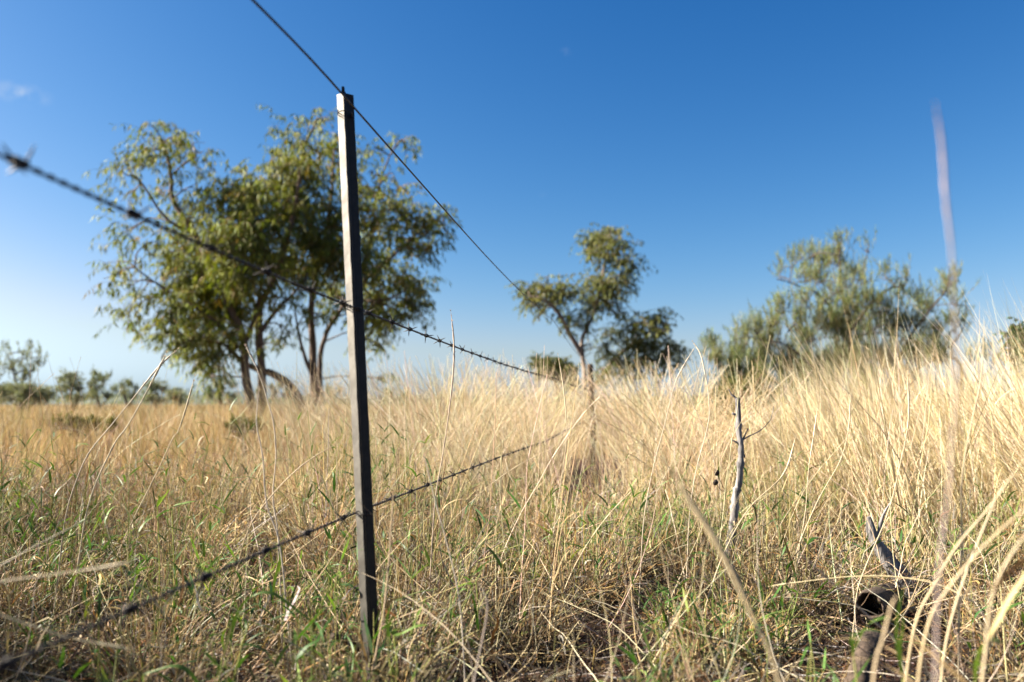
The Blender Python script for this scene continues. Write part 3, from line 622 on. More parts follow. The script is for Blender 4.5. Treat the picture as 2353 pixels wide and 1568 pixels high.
az = np.concatenate([aa + r.normal(0, 0.8, N), r.uniform(0, 6.28, len(x2))]); lean = np.concatenate([0.15 + 0.65 * rr_ / mR[mi], np.full(len(x2), 0.5)])
x = np.concatenate([x, x2]); y = np.concatenate([y, y2]); N = len(x)
Pt, _ = curve(onground(x, y, -0.005), Lh, np.abs(r.normal(0, 0.25, N)) + lean, r.normal(0.45, 0.75, N), az, 8, 0.18, 0.36, r)
MIX = (STRAW[0] + GREY[0] + BRN[0] + [(0.20, 0.25, 0.08), (0.30, 0.30, 0.11), (0.10, 0.075, 0.05)], [.22, .20, .12, .05, .05, .07, .04, .09, .06, .05, .05, .04, .05])
cc = pal(*MIX, N, r); dm = r.uniform(0.42, 1.08, nm) * np.clip(0.6 + (mcy - 1.5) * 0.6, 0.55, 1); cc[:len(mi)] *= dm[mi][:, None]; shade_ = np.concatenate([dm[mi], np.full(len(x2), 0.7)])  # random tone per mound, nearer ones darkened to paint in foreground shade
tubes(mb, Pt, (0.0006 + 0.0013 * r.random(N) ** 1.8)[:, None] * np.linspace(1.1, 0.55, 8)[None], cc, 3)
stems = Pt
x, y = frus(2000, 1.2, 3.8, r, 0.5, 0.3); k = r.random(len(x)) < keep(x, y); x, y = x[k], y[k]; N = len(x)
Pb, _ = curve(onground(x, y, 0.01), r.uniform(0.18, 0.55, N), r.uniform(0.4, 1.35, N), r.normal(0.1, 0.6, N), r.uniform(0, 6.28, N), 12, 0.05, 0.10, r)
tubes(mb, Pb, r.uniform(0.0009, 0.0017, N)[:, None] * np.linspace(1.1, 0.15, 12)[None], pal(*PALE, N, r), 5)
# leaves peeling from the stems: dry, curled
N = 46000; si = r.integers(0, len(Pt), N); ki = r.integers(1, 7, N); bp = Pt[si, ki]
Pl, _ = curve(bp, 0.035 + 0.15 * r.random(N) ** 1.7, r.uniform(0.2, 1.5, N), r.uniform(-0.5, 3.4, N), r.uniform(0, 6.28, N), 7, 0.32, 0.2, r)
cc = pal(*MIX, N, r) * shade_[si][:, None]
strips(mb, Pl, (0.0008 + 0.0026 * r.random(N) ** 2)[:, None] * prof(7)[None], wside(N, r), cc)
tag(mb.build('dry_grass', M_grass), 'low tangle of dry straw coloured stems and curled leaves across the foreground', 'grass', kind='stuff')
stems = Pt
# --- old thatch close to the soil, coloured darker to stand in for shade
mb = MB(); r = np.random.default_rng(111)
x, y = frus(30000, 1.05, 3.3, r, 0.6, 0.4); N = len(x)
Pl, _ = curve(onground(x, y, 0.002), r.uniform(0.04, 0.13, N), r.uniform(0.2, 1.4, N), r.uniform(-0.3, 2.6, N), r.uniform(0, 6.28, N), 6, 0.3, 0.3, r)
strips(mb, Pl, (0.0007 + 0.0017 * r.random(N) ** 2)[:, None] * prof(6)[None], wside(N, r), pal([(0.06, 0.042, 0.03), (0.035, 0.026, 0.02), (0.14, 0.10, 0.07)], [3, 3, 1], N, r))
tag(mb.build('dead_thatch', M_grass), 'brown matted dead thatch close to the soil, darkened for the shade under the tangle', 'grass', kind='stuff')
# --- green grass leaves among it
mb = MB(); r = np.random.default_rng(102)
gn = lambda x, y: np.clip(0.30 + 0.9 * vnoise(x, y, 4, 35) + 0.45 * np.exp(-(((x + 0.85) / 0.6) ** 2 + ((y - 2.1) / 0.5) ** 2)) + 0.4 * np.exp(-(((x - 0.3) / 0.35) ** 2 + ((y - 2.3) / 0.4) ** 2)), 0.02, 1)
per = (mR ** 2 * 2300 * np.clip(mG, 0.05, 1.3)).astype(int) + 1; mi = np.repeat(np.arange(nm), per); N = len(mi)
rr_ = mR[mi] * np.sqrt(r.random(N)); aa = r.uniform(0, 6.28, N); x = mcx[mi] + rr_ * np.cos(aa); y = mcy[mi] + rr_ * np.sin(aa); out_ = aa
Lh = mH[mi] * r.uniform(0.7, 1.3, N)
Ps, _ = curve(onground(x, y), Lh, np.abs(r.normal(0.15, 0.2, N)), r.normal(0.3, 0.3, N), out_ + r.normal(0, 0.6, N), 7, 0.12, 0.15, r)
tubes(mb, Ps, np.full((N, 7), 0.0009), pal([(0.22, 0.28, 0.07), (0.35, 0.33, 0.12)], [1, 1], N, r), 3)
N2 = N * 4; si = np.repeat(np.arange(N), 4); ki = r.integers(1, 7, N2)
Pl, _ = curve(Ps[si, ki], r.uniform(0.028, 0.10, N2), r.uniform(0.15, 1.2, N2), r.uniform(0.1, 1.6, N2), r.uniform(0, 6.28, N2), 7, 0.06, 0, r)
wp_ = np.array([0.55, 0.95, 1, 0.9, 0.72, 0.42, 0.04])
strips(mb, Pl, r.uniform(0.0016, 0.0042, N2)[:, None] * wp_[None], wside(N2, r), pal(*GRN, N2, r))
tag(mb.build('green_grass', M_green), 'fresh green grass leaves growing through the dry tangle', 'grass', kind='stuff')
# --- litter lying on the soil
mb = MB(); r = np.random.default_rng(103)
x, y = frus(21000, 1.0, 4.6, r, 0.8, 0.4); N = len(x)
Pl, _ = curve(onground(x, y, 0.004) + np.array([0, 0, 1]) * r.uniform(0, 0.03, N)[:, None], r.uniform(0.04, 0.22, N), r.uniform(1.2, 1.7, N), r.normal(0, 0.4, N), r.uniform(0, 6.28, N), 7, 0.2, 0.25, r)
cc = pal(*GREY, N, r); m = r.random(N); cc[m < 0.4] = pal(*BRN, N, r)[m < 0.4]; cc[m > 0.75] = pal(*STRAW, N, r)[m > 0.75]
tubes(mb, Pl, r.uniform(0.0005, 0.0014, N)[:, None] * np.linspace(1.1, 0.5, 7)[None], cc * r.choice([0.25, 0.55, 0.9], N)[:, None], 3)
tag(mb.build('grass_litter', M_grass), 'fallen grey and brown stems lying over the soil', 'grass', kind='stuff')
# --- taller single stems with thin seed heads rising from the tangle
mb = MB(); r = np.random.default_rng(104)
x, y, ti, out_ = tufts(150, 6, 1.7, 5.0, r, rad=0.05, accept=lambda x, y: np.clip(0.55 + 0.5 * vnoise(x, y, 3, 37), 0.1, 1)); N = len(x)
Lh = r.uniform(0.35, 0.74, N) * np.clip(0.75 + 0.12 * y, 0.8, 1.15); K = 22
Pt, _ = curve(onground(x, y), Lh, np.abs(r.normal(0.18, 0.16, N)), r.normal(0.28, 0.28, N), out_ + r.normal(0, 0.5, N), K, 0.035, 0.06, r)
bead = np.where((np.arange(K)[None] > 14), 1.0 + 0.9 * (np.arange(K)[None] % 2), 1.0) * np.linspace(1.25, 0.5, K)[None]
tubes(mb, Pt, r.uniform(0.0006, 0.0012, N)[:, None] * bead, pal(*PALE, N, r), 4)
N2 = N * 2; si = np.repeat(np.arange(N), 2); ki = r.integers(2, 12, N2)
Pl, _ = curve(Pt[si, ki], r.uniform(0.05, 0.14, N2), r.uniform(0.1, 0.9, N2), r.uniform(0, 1.8, N2), r.uniform(0, 6.28, N2), 7, 0.15, 0, r)
strips(mb, Pl, r.uniform(0.0007, 0.0016, N2)[:, None] * prof(7)[None], wside(N2, r), pal(*STRAW, N2, r))
tag(mb.build('seeding_grass', M_grass), 'thin pale seed stems standing above the low tangle', 'grass', kind='stuff')

# --- golden field behind
mb = MB(); r = np.random.default_rng(105)
x, y, ti, out_ = tufts(1750, 42, 3.1, 14, r, 1.2, 0.8, rad=0.055, accept=lambda x, y: (1 - 0.95 * (np.abs((x / y) - 0.112) < 0.045) * (y < 8.3)) * (1 - 0.9 * tallR(x, y)) * np.clip(0.62 + 0.5 * vnoise(x, y, 1.4, 41), 0.2, 1)); N = len(x)
hf = np.clip(0.41 + 0.07 * vnoise(x, y, 1.1, 43) + 0.018 * (y - 3.3), 0.3, 0.62) * np.clip((y - 2.2) / 1.6, 0.5, 1)
hf = hf * np.where((x / y > -0.17) & (x / y < 0.13) & (y < 8), 0.72, 1)
Lh = hf * np.repeat(r.uniform(0.6, 1.2, N // 42), 42) * r.uniform(0.55, 1.3, N)
Pt, _ = curve(onground(x, y), Lh, np.abs(r.normal(0.12, 0.16, N)), r.normal(0.4, 0.35, N), np.where(r.random(N) < 0.4, math.pi, out_) + r.normal(0, 0.6, N), 6, 0.1, 0.08, r)
cc = pal(*GOLD, N, r) * (1 + 0.12 * vnoise(x, y, 0.9, 45))[:, None]
gm = (vnoise(x, y, 0.8, 47) > 0.75) & (r.random(N) < 0.5); cc[gm] = pal([(0.26, 0.27, 0.10), (0.34, 0.31, 0.13)], [1, 1], N, r)[gm]
strips(mb, Pt, (r.uniform(0.0010, 0.0022, N) * np.clip(y / 5, 0.8, 2.0))[:, None] * prof(6)[None], wside(N, r), cc)
tag(mb.build('golden_grass', M_grass), 'golden dry grass field beyond the foreground tangle', 'grass', kind='stuff')
# --- far field to the horizon
mb = MB(); r = np.random.default_rng(106)
x, y, ti, out_ = tufts(6500, 12, 13.5, 90, r, 3, 3, rad=0.18); N = len(x)
hf = np.clip(0.56 + 0.10 * vnoise(x, y, 0.35, 51) + 0.09 * (x / y < -0.25) * np.exp(-y / 40), 0.3, 0.85)
Pt, _ = curve(onground(x, y), hf * r.uniform(0.6, 1.15, N), np.abs(r.normal(0.1, 0.16, N)), r.normal(0.35, 0.35, N), r.uniform(0, 6.28, N), 4, 0.1, 0, r)
cc = pal(*GOLD, N, r) * (1 + 0.15 * vnoise(x, y, 0.25, 53))[:, None]; gm = r.random(N) < 0.16 + 0.25 * (vnoise(x, y, 0.3, 55) > 0.5); cc[gm] = pal([(0.24, 0.24, 0.11), (0.32, 0.29, 0.14)], [1, 1], N, r)[gm]
strips(mb, Pt, (r.uniform(0.006, 0.011, N) * np.clip(y / 25, 0.7, 3.2))[:, None] * prof(4)[None], wside(N, r), cc)
tag(mb.build('far_grass', M_grass), 'dry grass plain running out to the horizon', 'grass', kind='stuff')
# --- tall straw on the right, leaning left
mb = MB(); r = np.random.default_rng(107)
tx, ty = frus(1050, 2.7, 7.5, r, 0, 1.6); k = r.random(len(tx)) < tallR(tx, ty); tx, ty = tx[k], ty[k]
per = 66; x = np.repeat(tx, per) + r.normal(0, 0.05, len(tx) * per); y = np.repeat(ty, per) + r.normal(0, 0.06, len(tx) * per); N = len(x)
ramp = np.clip((x - 0.30 * y + 0.02) / 0.85, 0, 1)
nShade = 11000; xl = r.uniform(-2.7, -1.3, nShade); yl = r.uniform(0.7, 1.75, nShade) + 0.1 * (xl + 1.1); x = np.concatenate([x, xl]); y = np.concatenate([y, yl]); N = len(x); ramp = np.concatenate([ramp, np.full(nShade, 0.85)])  # unseen tussocks added off left to throw shade over the foreground
hf = 0.60 + 0.34 * ramp + 0.05 * vnoise(x, y, 3, 61)
Lh = hf * np.concatenate([np.repeat(r.uniform(0.66, 1.16, (N - nShade) // per), per), np.ones(nShade)]) * r.uniform(0.55, 1.2, N); K = 8
azl = np.where((r.random(N) < 0.22) & (np.arange(N) < N - nShade), r.uniform(0, 6.28, N), math.pi + r.normal(0, 0.5, N))
Pt, _ = curve(onground(x, y), Lh, np.abs(r.normal(0.16, 0.14, N)), np.abs(r.normal(0.42, 0.28, N)) + 0.9 * (r.random(N) < 0.08), azl, K, 0.05, 0.12, r)
strips(mb, Pt, r.uniform(0.0010, 0.0021, N)[:, None] * prof(K)[None], wside(N, r), pal(*PALE, N, r) * np.concatenate([np.repeat(r.uniform(0.72, 1.12, (N - nShade) // per), per), np.ones(nShade)])[:, None])
N2 = N // 2; si = r.integers(0, N, N2); ki = r.integers(0, 6, N2)
Pl, _ = curve(Pt[si, ki], r.uniform(0.06, 0.22, N2), r.uniform(0.1, 0.9, N2), r.uniform(0, 1.6, N2), math.pi + r.normal(0, 1.3, N2), 6, 0.12, 0, r)
strips(mb, Pl, r.uniform(0.0008, 0.0020, N2)[:, None] * prof(6)[None], wside(N2, r), pal(*PALE, N2, r))
tag(mb.build('straw_grass', M_grass), 'tall dense pale straw grass leaning left on the right side, plus added unseen shading tussocks off left', 'grass', kind='stuff')
# --- tall loose straw in the middle below the upper barbed wire, and round the timber post
mb = MB(); r = np.random.default_rng(108)
cen = [(P(q, 930, d_)[0], d_, s_, n_) for q, d_, s_, n_ in ((1000, 4.2, .16, 200), (1080, 5.6, .26, 420), (1160, 6.6, .35, 600), (1240, 7.2, .36, 520), (1290, 9.5, .35, 420), (1430, 5.0, .14, 300), (1390, 9.5, .4, 480), (1480, 5.4, .27, 360), (1560, 4.6, .24, 320), (1640, 5, .25, 320), (920, 5.2, .3, 180), (700, 7.5, .3, 200), (740, 8.5, .3, 260), (800, 9, .4, 240), (870, 6.8, .3, 90), (1000, 5.5, .3, 120), (1530, 3.6, .2, 60), (1250, 3.6, .2, 40))]
xx = []; yy = []; hh = []
for cx, cy, s_, n_ in cen:
    xx.append(r.normal(cx, s_, n_)); yy.append(r.normal(cy, s_ * 1.4, n_)); hh.append(np.full(n_, 0.72 + 0.022 * (cy - 4) * 1.5))
x, y, hh = map(np.concatenate, (xx, yy, hh)); k = (np.abs(x / y - 0.112) > 0.04) | (y > 8.3) | (r.random(len(x)) < 0.12); x, y, hh = x[k], y[k], hh[k]; N = len(x); K = 16
Lh = hh * r.uniform(0.65, 1.25, N)
Pt, _ = curve(onground(x, y), Lh, np.abs(r.normal(0.14, 0.12, N)), np.abs(r.normal(0.45, 0.35, N)), np.where(r.random(N) < 0.7, math.pi, 0) + r.normal(0, 0.7, N), K, 0.03, 0.04, r)
bead = np.where((np.arange(K)[None] > 11), 1.7, 1.0) * np.linspace(1.2, 0.45, K)[None]
tubes(mb, Pt, r.uniform(0.0009, 0.0016, N)[:, None] * bead, pal(*PALE, N, r), 4)
tag(mb.build('tall_grass', M_grass), 'loose tall straw stems against the sky around the middle gum tree', 'grass', kind='stuff')

# ------------------------------------------------------------------ single stalks that stand out
M_stalk = leafmat('stalk', 0.12, 0.5, 0.35)
def stalk(pix, depth, rad, head, label, col=(0.66, 0.52, 0.31), group='single tall grass stalks', leaves=0, seed=0, ground=True):
    d0, d1 = depth if isinstance(depth, tuple) else (depth, depth)
    n_ = len(pix); pts = [P(q[0], q[1], d0 + (d1 - d0) * i / (n_ - 1)) for i, q in enumerate(pix)]   # from tip downwards
    if ground:
        e = pts[-1] - pts[-2]; e = e / np.linalg.norm(e); last = pts[-1].copy()
        h = last[2]; tgt = last + np.array([e[0] * 0.35, e[1] * 0.35 + 0.02, -1]) * (h + 0.02)
        if h > 0.02: pts += [last * .5 + tgt * .5 + np.array([e[0], 0, 0]) * 0.02 * h, tgt]
    q = resample(pts, 44); rr = np.random.default_rng(seed + 7)
    s = np.linspace(0, 1, 44); rd = rad * (0.55 + 0.5 * s)
    hn = s < head
    rd = np.where(hn, rad * (0.7 + 0.55 * np.sin(np.clip(s / max(head, 1e-3), 0, 1) * math.pi)) * (1 + 0.4 * (np.arange(44) % 2)), rd)
    rd = rd * np.clip(0.25 + s / 0.10, 0, 1)
    nodes_ = (np.arange(44) % 13 == 9) & ~hn; rd = np.where(nodes_, rd * 1.35, rd)
    root = empty('grass_stalk', tuple(pts[-1])); tag(root, label, 'grass stalk', group)
    mb = MB(); cc = np.tile(np.array(col) * 0.62, (44, 1)) * (1 + rr.normal(0, 0.05, (44, 1))); cc[nodes_] *= 0.6
    tubes(mb, q[None], rd[None], cc[None], 7); child(mb, 'stem', M_stalk, root)
    if head > 0:
        mb = MB(); kk = rr.uniform(0, head, 60) * 43; i0 = kk.astype(int); bp = q[i0]; T = (q[np.maximum(i0 - 1, 0)] - q[i0 + 1])
        dd = T / (np.linalg.norm(T, axis=1, keepdims=True) + 1e-9) + rr.normal(0, 0.35, (60, 3))
        leafquads(mb, bp, dd, np.full(60, rad * 4.2), np.full(60, rad * 0.55), pal([col], [1], 60, rr, 0.12), rr)
        child(mb, 'seed_head', M_stalk, root)
    if leaves:
        k_ = rr.integers(14, 38, leaves)
        Pl, _ = curve(q[k_], rr.uniform(0.06, 0.16, leaves), rr.uniform(0.2, 1, leaves), rr.uniform(0.3, 1.8, leaves), rr.uniform(0, 6.28, leaves), 9, 0.08, 0, rr)
        for j in range(leaves):
            mb = MB(); strips(mb, Pl[j:j + 1], np.full((1, 1), rad * 1.3) * prof(9)[None], wside(1, rr), pal(*STRAW, 1, rr)); child(mb, 'leaf', M_grass, root)
    return root
PINK = (0.70, 0.56, 0.52)
stalk([(2150, 245), (2164, 330), (2172, 450), (2185, 560), (2190, 650), (2195, 760), (2196, 860), (2190, 980), (2178, 1150), (2155, 1360)], (0.52, 0.62), 0.0008, 0.33, 'tall blurred pinkish stalk rising high into the sky near the right edge', PINK)
stalk([(1550, 1095), (1590, 1160), (1640, 1235), (1690, 1330), (1735, 1430), (1790, 1568)], (0.80, 0.78), 0.0021, 0.6, 'thick blurred seed head slanting down to the bottom edge, right of centre', (0.62, 0.50, 0.30))
stalk([(1818, 1255), (1880, 1310), (1950, 1375), (2010, 1430), (2060, 1480)], (1.25, 1.3), 0.0017, 0, 'pale straight stalk slanting down in front of the hollow log', (0.72, 0.6, 0.46))
stalk([(2353, 1055), (2272, 1168), (2200, 1254), (2150, 1340), (2100, 1450)], (1.05, 1.1), 0.0020, 0, 'upper of the pale thick stalks crossing in from the right edge', (0.72, 0.58, 0.35), leaves=2)
stalk([(2380, 1150), (2290, 1227), (2227, 1294), (2173, 1362), (2137, 1425), (2110, 1568)], (0.92, 0.95), 0.0020, 0, 'second pale thick stalk from the right edge, bending down by the log', (0.70, 0.56, 0.33), leaves=2)
stalk([(2370, 1210), (2317, 1286), (2290, 1340), (2275, 1394), (2266, 1493), (2256, 1600)], (0.85, 0.88), 0.0020, 0, 'pale thick stalk standing steep at the lower right corner', (0.70, 0.57, 0.36), leaves=3)
stalk([(2262, 738), (2254, 871), (2227, 997), (2209, 1114), (2211, 1258), (2205, 1330)], (1.45, 1.5), 0.0016, 0, 'slender upright stalk left of the right edge, topped off square', (0.72, 0.58, 0.38))
stalk([(2060, 1370), (2047, 1400), (2029, 1470), (2007, 1568)], (0.80, 0.82), 0.0020, 0, 'broad blurred stalk at the bottom in front of the brown log', (0.66, 0.52, 0.33))
stalk([(2300, 1120), (2230, 1290), (2180, 1450), (2160, 1600)], (1.15, 1.15), 0.0022, 0, 'pale stalk crossing between the thick right stalks', (0.72, 0.6, 0.38), leaves=2)
stalk([(1770, 1347), (1860, 1335), (1960, 1325), (2060, 1326), (2160, 1345), (2240, 1385)], (1.7, 1.5), 0.0013, 0.12, 'long thin stalk lying almost level across the lower right', (0.74, 0.62, 0.36), ground=False)
stalk([(196, 1196), (94, 1248), (0, 1301), (-60, 1335)], (1.25, 1.2), 0.0013, 0.0, 'upper pale stalk reaching in from the left edge', (0.72, 0.60, 0.40))
stalk([(300, 1292), (234, 1305), (113, 1322), (0, 1337), (-60, 1350)], (0.95, 0.95), 0.0012, 0.25, 'long blurred stalk reaching in level from the left edge', (0.70, 0.58, 0.38))
stalk([(300, 1492), (220, 1478), (151, 1464), (94, 1445), (0, 1414), (-50, 1400)], (1.0, 1.0), 0.0011, 0.2, 'blurred stalk slanting down from the left edge over the dark soil', (0.55, 0.48, 0.30), ground=False)
stalk([(408, 803), (370, 838), (333, 882), (257, 976), (206, 1039), (177, 1101), (151, 1188)], (2.15, 2.05), 0.0017, 0.3, 'left of two crossing stalks whose tips meet below the gum', (0.66, 0.55, 0.40))
stalk([(382, 812), (347, 882), (295, 976), (260, 1026), (204, 1158)], (2.0, 2.0), 0.0019, 0.18, 'right of two crossing stalks whose tips meet below the gum', (0.76, 0.66, 0.48))
stalk([(448, 865), (430, 930), (410, 990), (396, 1010), (355, 1098), (302, 1203), (264, 1298)], (1.95, 1.9), 0.0014, 0.25, 'long straight stalk in front of the field, left of centre stems', (0.70, 0.57, 0.36))
stalk([(565, 796), (583, 830), (600, 873), (616, 925), (629, 976), (634, 1052), (627, 1143), (638, 1222)], (1.85, 1.8), 0.0017, 0.12, 'curved bright stalk passing in front of the gum stems', (0.78, 0.66, 0.5))
stalk([(596, 887), (590, 950), (591, 985), (604, 1052), (613, 1158), (642, 1248)], (1.7, 1.7), 0.0017, 0.0, 'pale kinked stalk beside the curved bright one', (0.76, 0.66, 0.54))
stalk([(804, 1003), (698, 1067), (612, 1154), (562, 1241)], (1.8, 1.8), 0.0016, 0.0, 'dry stalk slanting up to touch the left side of the steel post', (0.66, 0.50, 0.30))
stalk([(1036, 716), (1043, 788), (1041, 862), (1030, 960), (1015, 1060), (1000, 1150)], (2.1, 2.1), 0.0016, 0.45, 'upright stalk crossing the upper barbed wire right of the post', (0.70, 0.55, 0.42))
stalk([(1592, 786), (1610, 815), (1622, 870), (1629, 921), (1627, 977), (1600, 1080), (1585, 1180)], (2.4, 2.3), 0.0014, 0.3, 'arching stalk with its tip curled over, left of the dead stick', (0.78, 0.66, 0.48))
stalk([(1597, 797), (1563, 855), (1547, 895), (1527, 977), (1500, 1080), (1480, 1190)], (2.35, 2.3), 0.0014, 0.25, 'stalk whose tip meets the curled arching stalk', (0.78, 0.66, 0.48))
stalk([(1830, 1000), (1800, 1090), (1720, 1170), (1660, 1280), (1620, 1400)], (2.0, 1.9), 0.0016, 0.2, 'slanting stalk crossing in front of the dead stick foot', (0.74, 0.60, 0.38))
stalk([(1880, 930), (1870, 1000), (1858, 1080), (1850, 1180), (1830, 1300)], (2.2, 2.1), 0.0013, 0.3, 'fine upright stalk just right of the dead stick', (0.76, 0.62, 0.40))
stalk([(1955, 900), (1950, 985), (1930, 1060), (1880, 1150), (1830, 1270)], (2.1, 2.1), 0.0014, 0.2, 'bowed stalk between the dead stick and the grey stump', (0.76, 0.62, 0.40))
stalk([(2085, 850), (2088, 960), (2070, 1060), (2040, 1180), (1990, 1300), (1970, 1360)], (1.9, 1.9), 0.0015, 0.2, 'bowed stalk rising behind the grey stump', (0.76, 0.62, 0.40))
stalk([(1282, 815), (1296, 900), (1302, 1000), (1290, 1100), (1275, 1200)], (2.5, 2.4), 0.0013, 0.3, 'fine stalk standing just left of the far timber post', (0.76, 0.62, 0.40))
stalk([(700, 1000), (900, 1500)], (1.9, 1.9), 0.0012, 0, 'thin stalk leaning right behind the steel post', (0.7, 0.55, 0.35))
stalk([(970, 1030), (1000, 1150), (1040, 1300), (1058, 1400)], (1.5, 1.5), 0.0014, 0, 'white thin stalk slanting down right of the steel post', (0.8, 0.72, 0.6))
stalk([(905, 1110), (893, 1300), (878, 1430), (845, 1600)], (1.42, 1.4), 0.0022, 0, 'buff stalk crossing in front of the steel post foot', (0.66, 0.5, 0.32), leaves=1)
stalk([(1090, 1480), (1100, 1340), (1120, 1400), (1090, 1568)][1:], (1.2, 1.2), 0.0017, 0, 'blurred grey stalk standing at the bottom centre', (0.5, 0.42, 0.36))

# green arching blades close to the post
def blade(pix, depth, hw, label, col):
    w_ = hw * np.array([0.35, 0.6, 0.8, 0.93, 1, 1, 1, 1, .97, .93, .86, .78, .68, .52, .32, .05]); p0 = P(*pix[0], depth)
    root = empty('grass_tuft', tuple(p0)); tag(root, label, 'grass tuft', 'green grass tufts with broad blades'); rr = np.random.default_rng(int(pix[0][0]))
    for k in range(3):
        q = resample([P(a_ + (0 if k == 0 else (a_ - pix[0][0]) * rr.uniform(-1.3, .2)), b_, depth + (0 if k == 0 else .03 * k)) for a_, b_ in pix], 16)
        if k: q = q[0] + (q - q[0]) * rr.uniform(.4, .75)
        mb = MB(); sd = np.array([[0.75, 0.25, 0.6]]) + rr.normal(0, .15, (1, 3)); sd /= np.linalg.norm(sd)
        strips(mb, q[None], w_[None] * (1 if k == 0 else .7), sd, np.array([col]) * 0.62); child(mb, 'blade', M_green, root)
    g0 = gz(p0[0], p0[1])
    if p0[2] > g0 + .03:
        mb = MB(); sweep(mb, resample([p0, (p0 + [p0[0] + .01, p0[1], g0]) / 2 + [.006, 0, 0], [p0[0] + .01, p0[1], g0]], 8), .0013, 5, col=(.3, .32, .1)); child(mb, 'stem', M_green, root)
G1 = (0.12, 0.22, 0.045); G2 = (0.2, 0.33, 0.06)
blade([(530, 1480), (545, 1410), (580, 1370), (620, 1362), (660, 1385), (730, 1440)], 1.45, 0.0035, 'arching green blade bending over to the right, left of the post', G1)
blade([(515, 1500), (535, 1430), (560, 1385), (570, 1372)], 1.45, 0.004, 'broad pale green blade standing left of the arching one', G2)
blade([(330, 1550), (400, 1530), (440, 1550), (470, 1600)], 1.3, 0.0035, 'green blade arching over at the bottom edge, lower left', G1)
blade([(905, 1460), (925, 1455), (955, 1440), (985, 1436)], 1.4, 0.004, 'short bright green blade right of the post foot', G2)
blade([(893, 1500), (890, 1420), (905, 1385), (930, 1372)], 1.35, 0.003, 'upright green blade curving right of the post', G1)
blade([(362, 1165), (372, 1150), (382, 1135), (388, 1124)], 1.95, 0.0055, 'short upright green blade against the golden field', G2)
blade([(395, 1165), (410, 1160), (430, 1155), (450, 1152)], 1.95, 0.0045, 'short level green blade pointing right against the golden field', G2)
blade([(646, 1255), (644, 1290), (632, 1330), (626, 1390)], 1.75, 0.005, 'narrow hanging green blade just under the lower barbed wire', G2)
blade([(1960, 1500), (1990, 1440), (2030, 1420), (2060, 1430)], 1.1, 0.004, 'blurred green blade before the hollow log', G1)
blade([(2075, 1560), (2060, 1470), (2065, 1400), (2075, 1350)], 1.05, 0.003, 'blurred upright green blade right of the hollow log', G1)
blade([(2240, 1568), (2250, 1500), (2275, 1470), (2310, 1480)], 1.0, 0.004, 'green blade curling over in the lower right corner', G2)

# ------------------------------------------------------------------ dead wood
# upright dead stick
D = 2.62
root = empty('dead_stick', tuple(P(1675, 1330, D) * np.array([1, 1, 0]))); tag(root, 'upright weathered grey dead stick standing in the grass', 'stick')
mb = MB()
main = resample([P(*q, D) for q in ((1694, 915), (1697, 958), (1698, 994), (1703, 1027), (1701, 1068), (1698, 1109), (1691, 1137), (1688, 1178), (1683, 1219), (1677, 1260), (1673, 1300), (1670, 1360))], 60)
rd = np.interp(np.arange(60), [0, 2, 20, 34, 36, 59], [.0065, .0085, .0095, .012, .0125, .0165]); rd[[8, 9, 21, 22, 30, 36]] *= 1.3; rd *= 1 + 0.07 * np.sin(np.arange(60) * 1.9)
sweep(mb, main, rd, 12, lump=0.14, seed=2); child(mb, 'stem', M_deadwood, root)
for pp, r0, r1 in (([(1694, 922), (1688, 912), (1682, 908), (1675, 895)], .004, .0018), ([(1694, 953), (1687, 952), (1683, 949)], .005, .0035), ([(1698, 1020), (1688, 1014), (1678, 1011)], .0035, .002),
                   ([(1706, 1012), (1712, 1000), (1719, 985)], .003, .0018), ([(1706, 1012), (1722, 1002), (1745, 991), (1770, 966), (1779, 930)], .0022, .0008), ([(1703, 1040), (1709, 1046), (1712, 1052)], .005, .002)):
    mb = MB(); sweep(mb, resample([P(*q, D) for q in pp], 9), np.linspace(r0, r1, 9), 7, lump=0.15); child(mb, 'twig', M_deadwood, root)
# two dark seed pods on a twig
for q, lab in (((1647, 1087), 'upper of two small black seed pods left of the dead stick'), ((1644, 1109), 'lower of two small black seed pods left of the dead stick')):
    c = P(*q, 2.5); root = empty('seed_pod', tuple(c)); tag(root, lab, 'seed pod', 'black seed pods')
    mb = MB(); t = np.linspace(0, 1, 9); sweep(mb, c + np.stack([(t - .5) * .006, t * 0, (t - .5) * .017], 1), 0.0082 * np.sin(np.clip(t, .06, .94) * math.pi) ** .6, 9, lump=.3, seed=4); child(mb, 'pod', M_pod, root)
    mb = MB(); e = P(1668, 1150, 2.5); sweep(mb, resample([c + [0.002, 0, -0.006], (c + e) / 2 + [.004, 0, 0], e, [e[0] + .01, e[1], 0]], 12), .0009, 5); child(mb, 'stalk', M_brownwood, root)
# grey stump branch
D = 2.3
root = empty('dead_branch', tuple(P(2115, 1440, D) * np.array([1, 1, 0]))); tag(root, 'pale grey broken branch stub with a horn like side spike', 'dead branch')
mb = MB()
m_ = resample([P(1996, 1188, D), P(2006, 1232, D), P(2024, 1265, D), P(2046, 1296, D), P(2068, 1322, D), P(2086, 1350, D), P(2097, 1392, D), P(2110, 1440, D), P(2125, 1500, D)], 46)
rd = np.interp(np.arange(46), [0, 3, 10, 18, 26, 45], [.006, .0125, .017, .023, .028, .030])
sweep(mb, m_, rd, 14, lump=0.16, seed=5); child(mb, 'stem', M_deadwood, root)
mb = MB(); sweep(mb, resample([P(2046, 1156, D - .01), P(2034, 1175, D - .01), P(2024, 1200, D - .01), P(2020, 1232, D)], 12), np.linspace(.0015, .007, 12), 8, lump=.1); child(mb, 'spike', M_deadwood, root)
mb = MB(); sweep(mb, resample([P(2092, 1290, D + .1), P(2070, 1298, D + .05), P(2050, 1310, D)], 9), np.linspace(.0015, .004, 9), 7, lump=.1); child(mb, 'twig', M_brownwood, root)
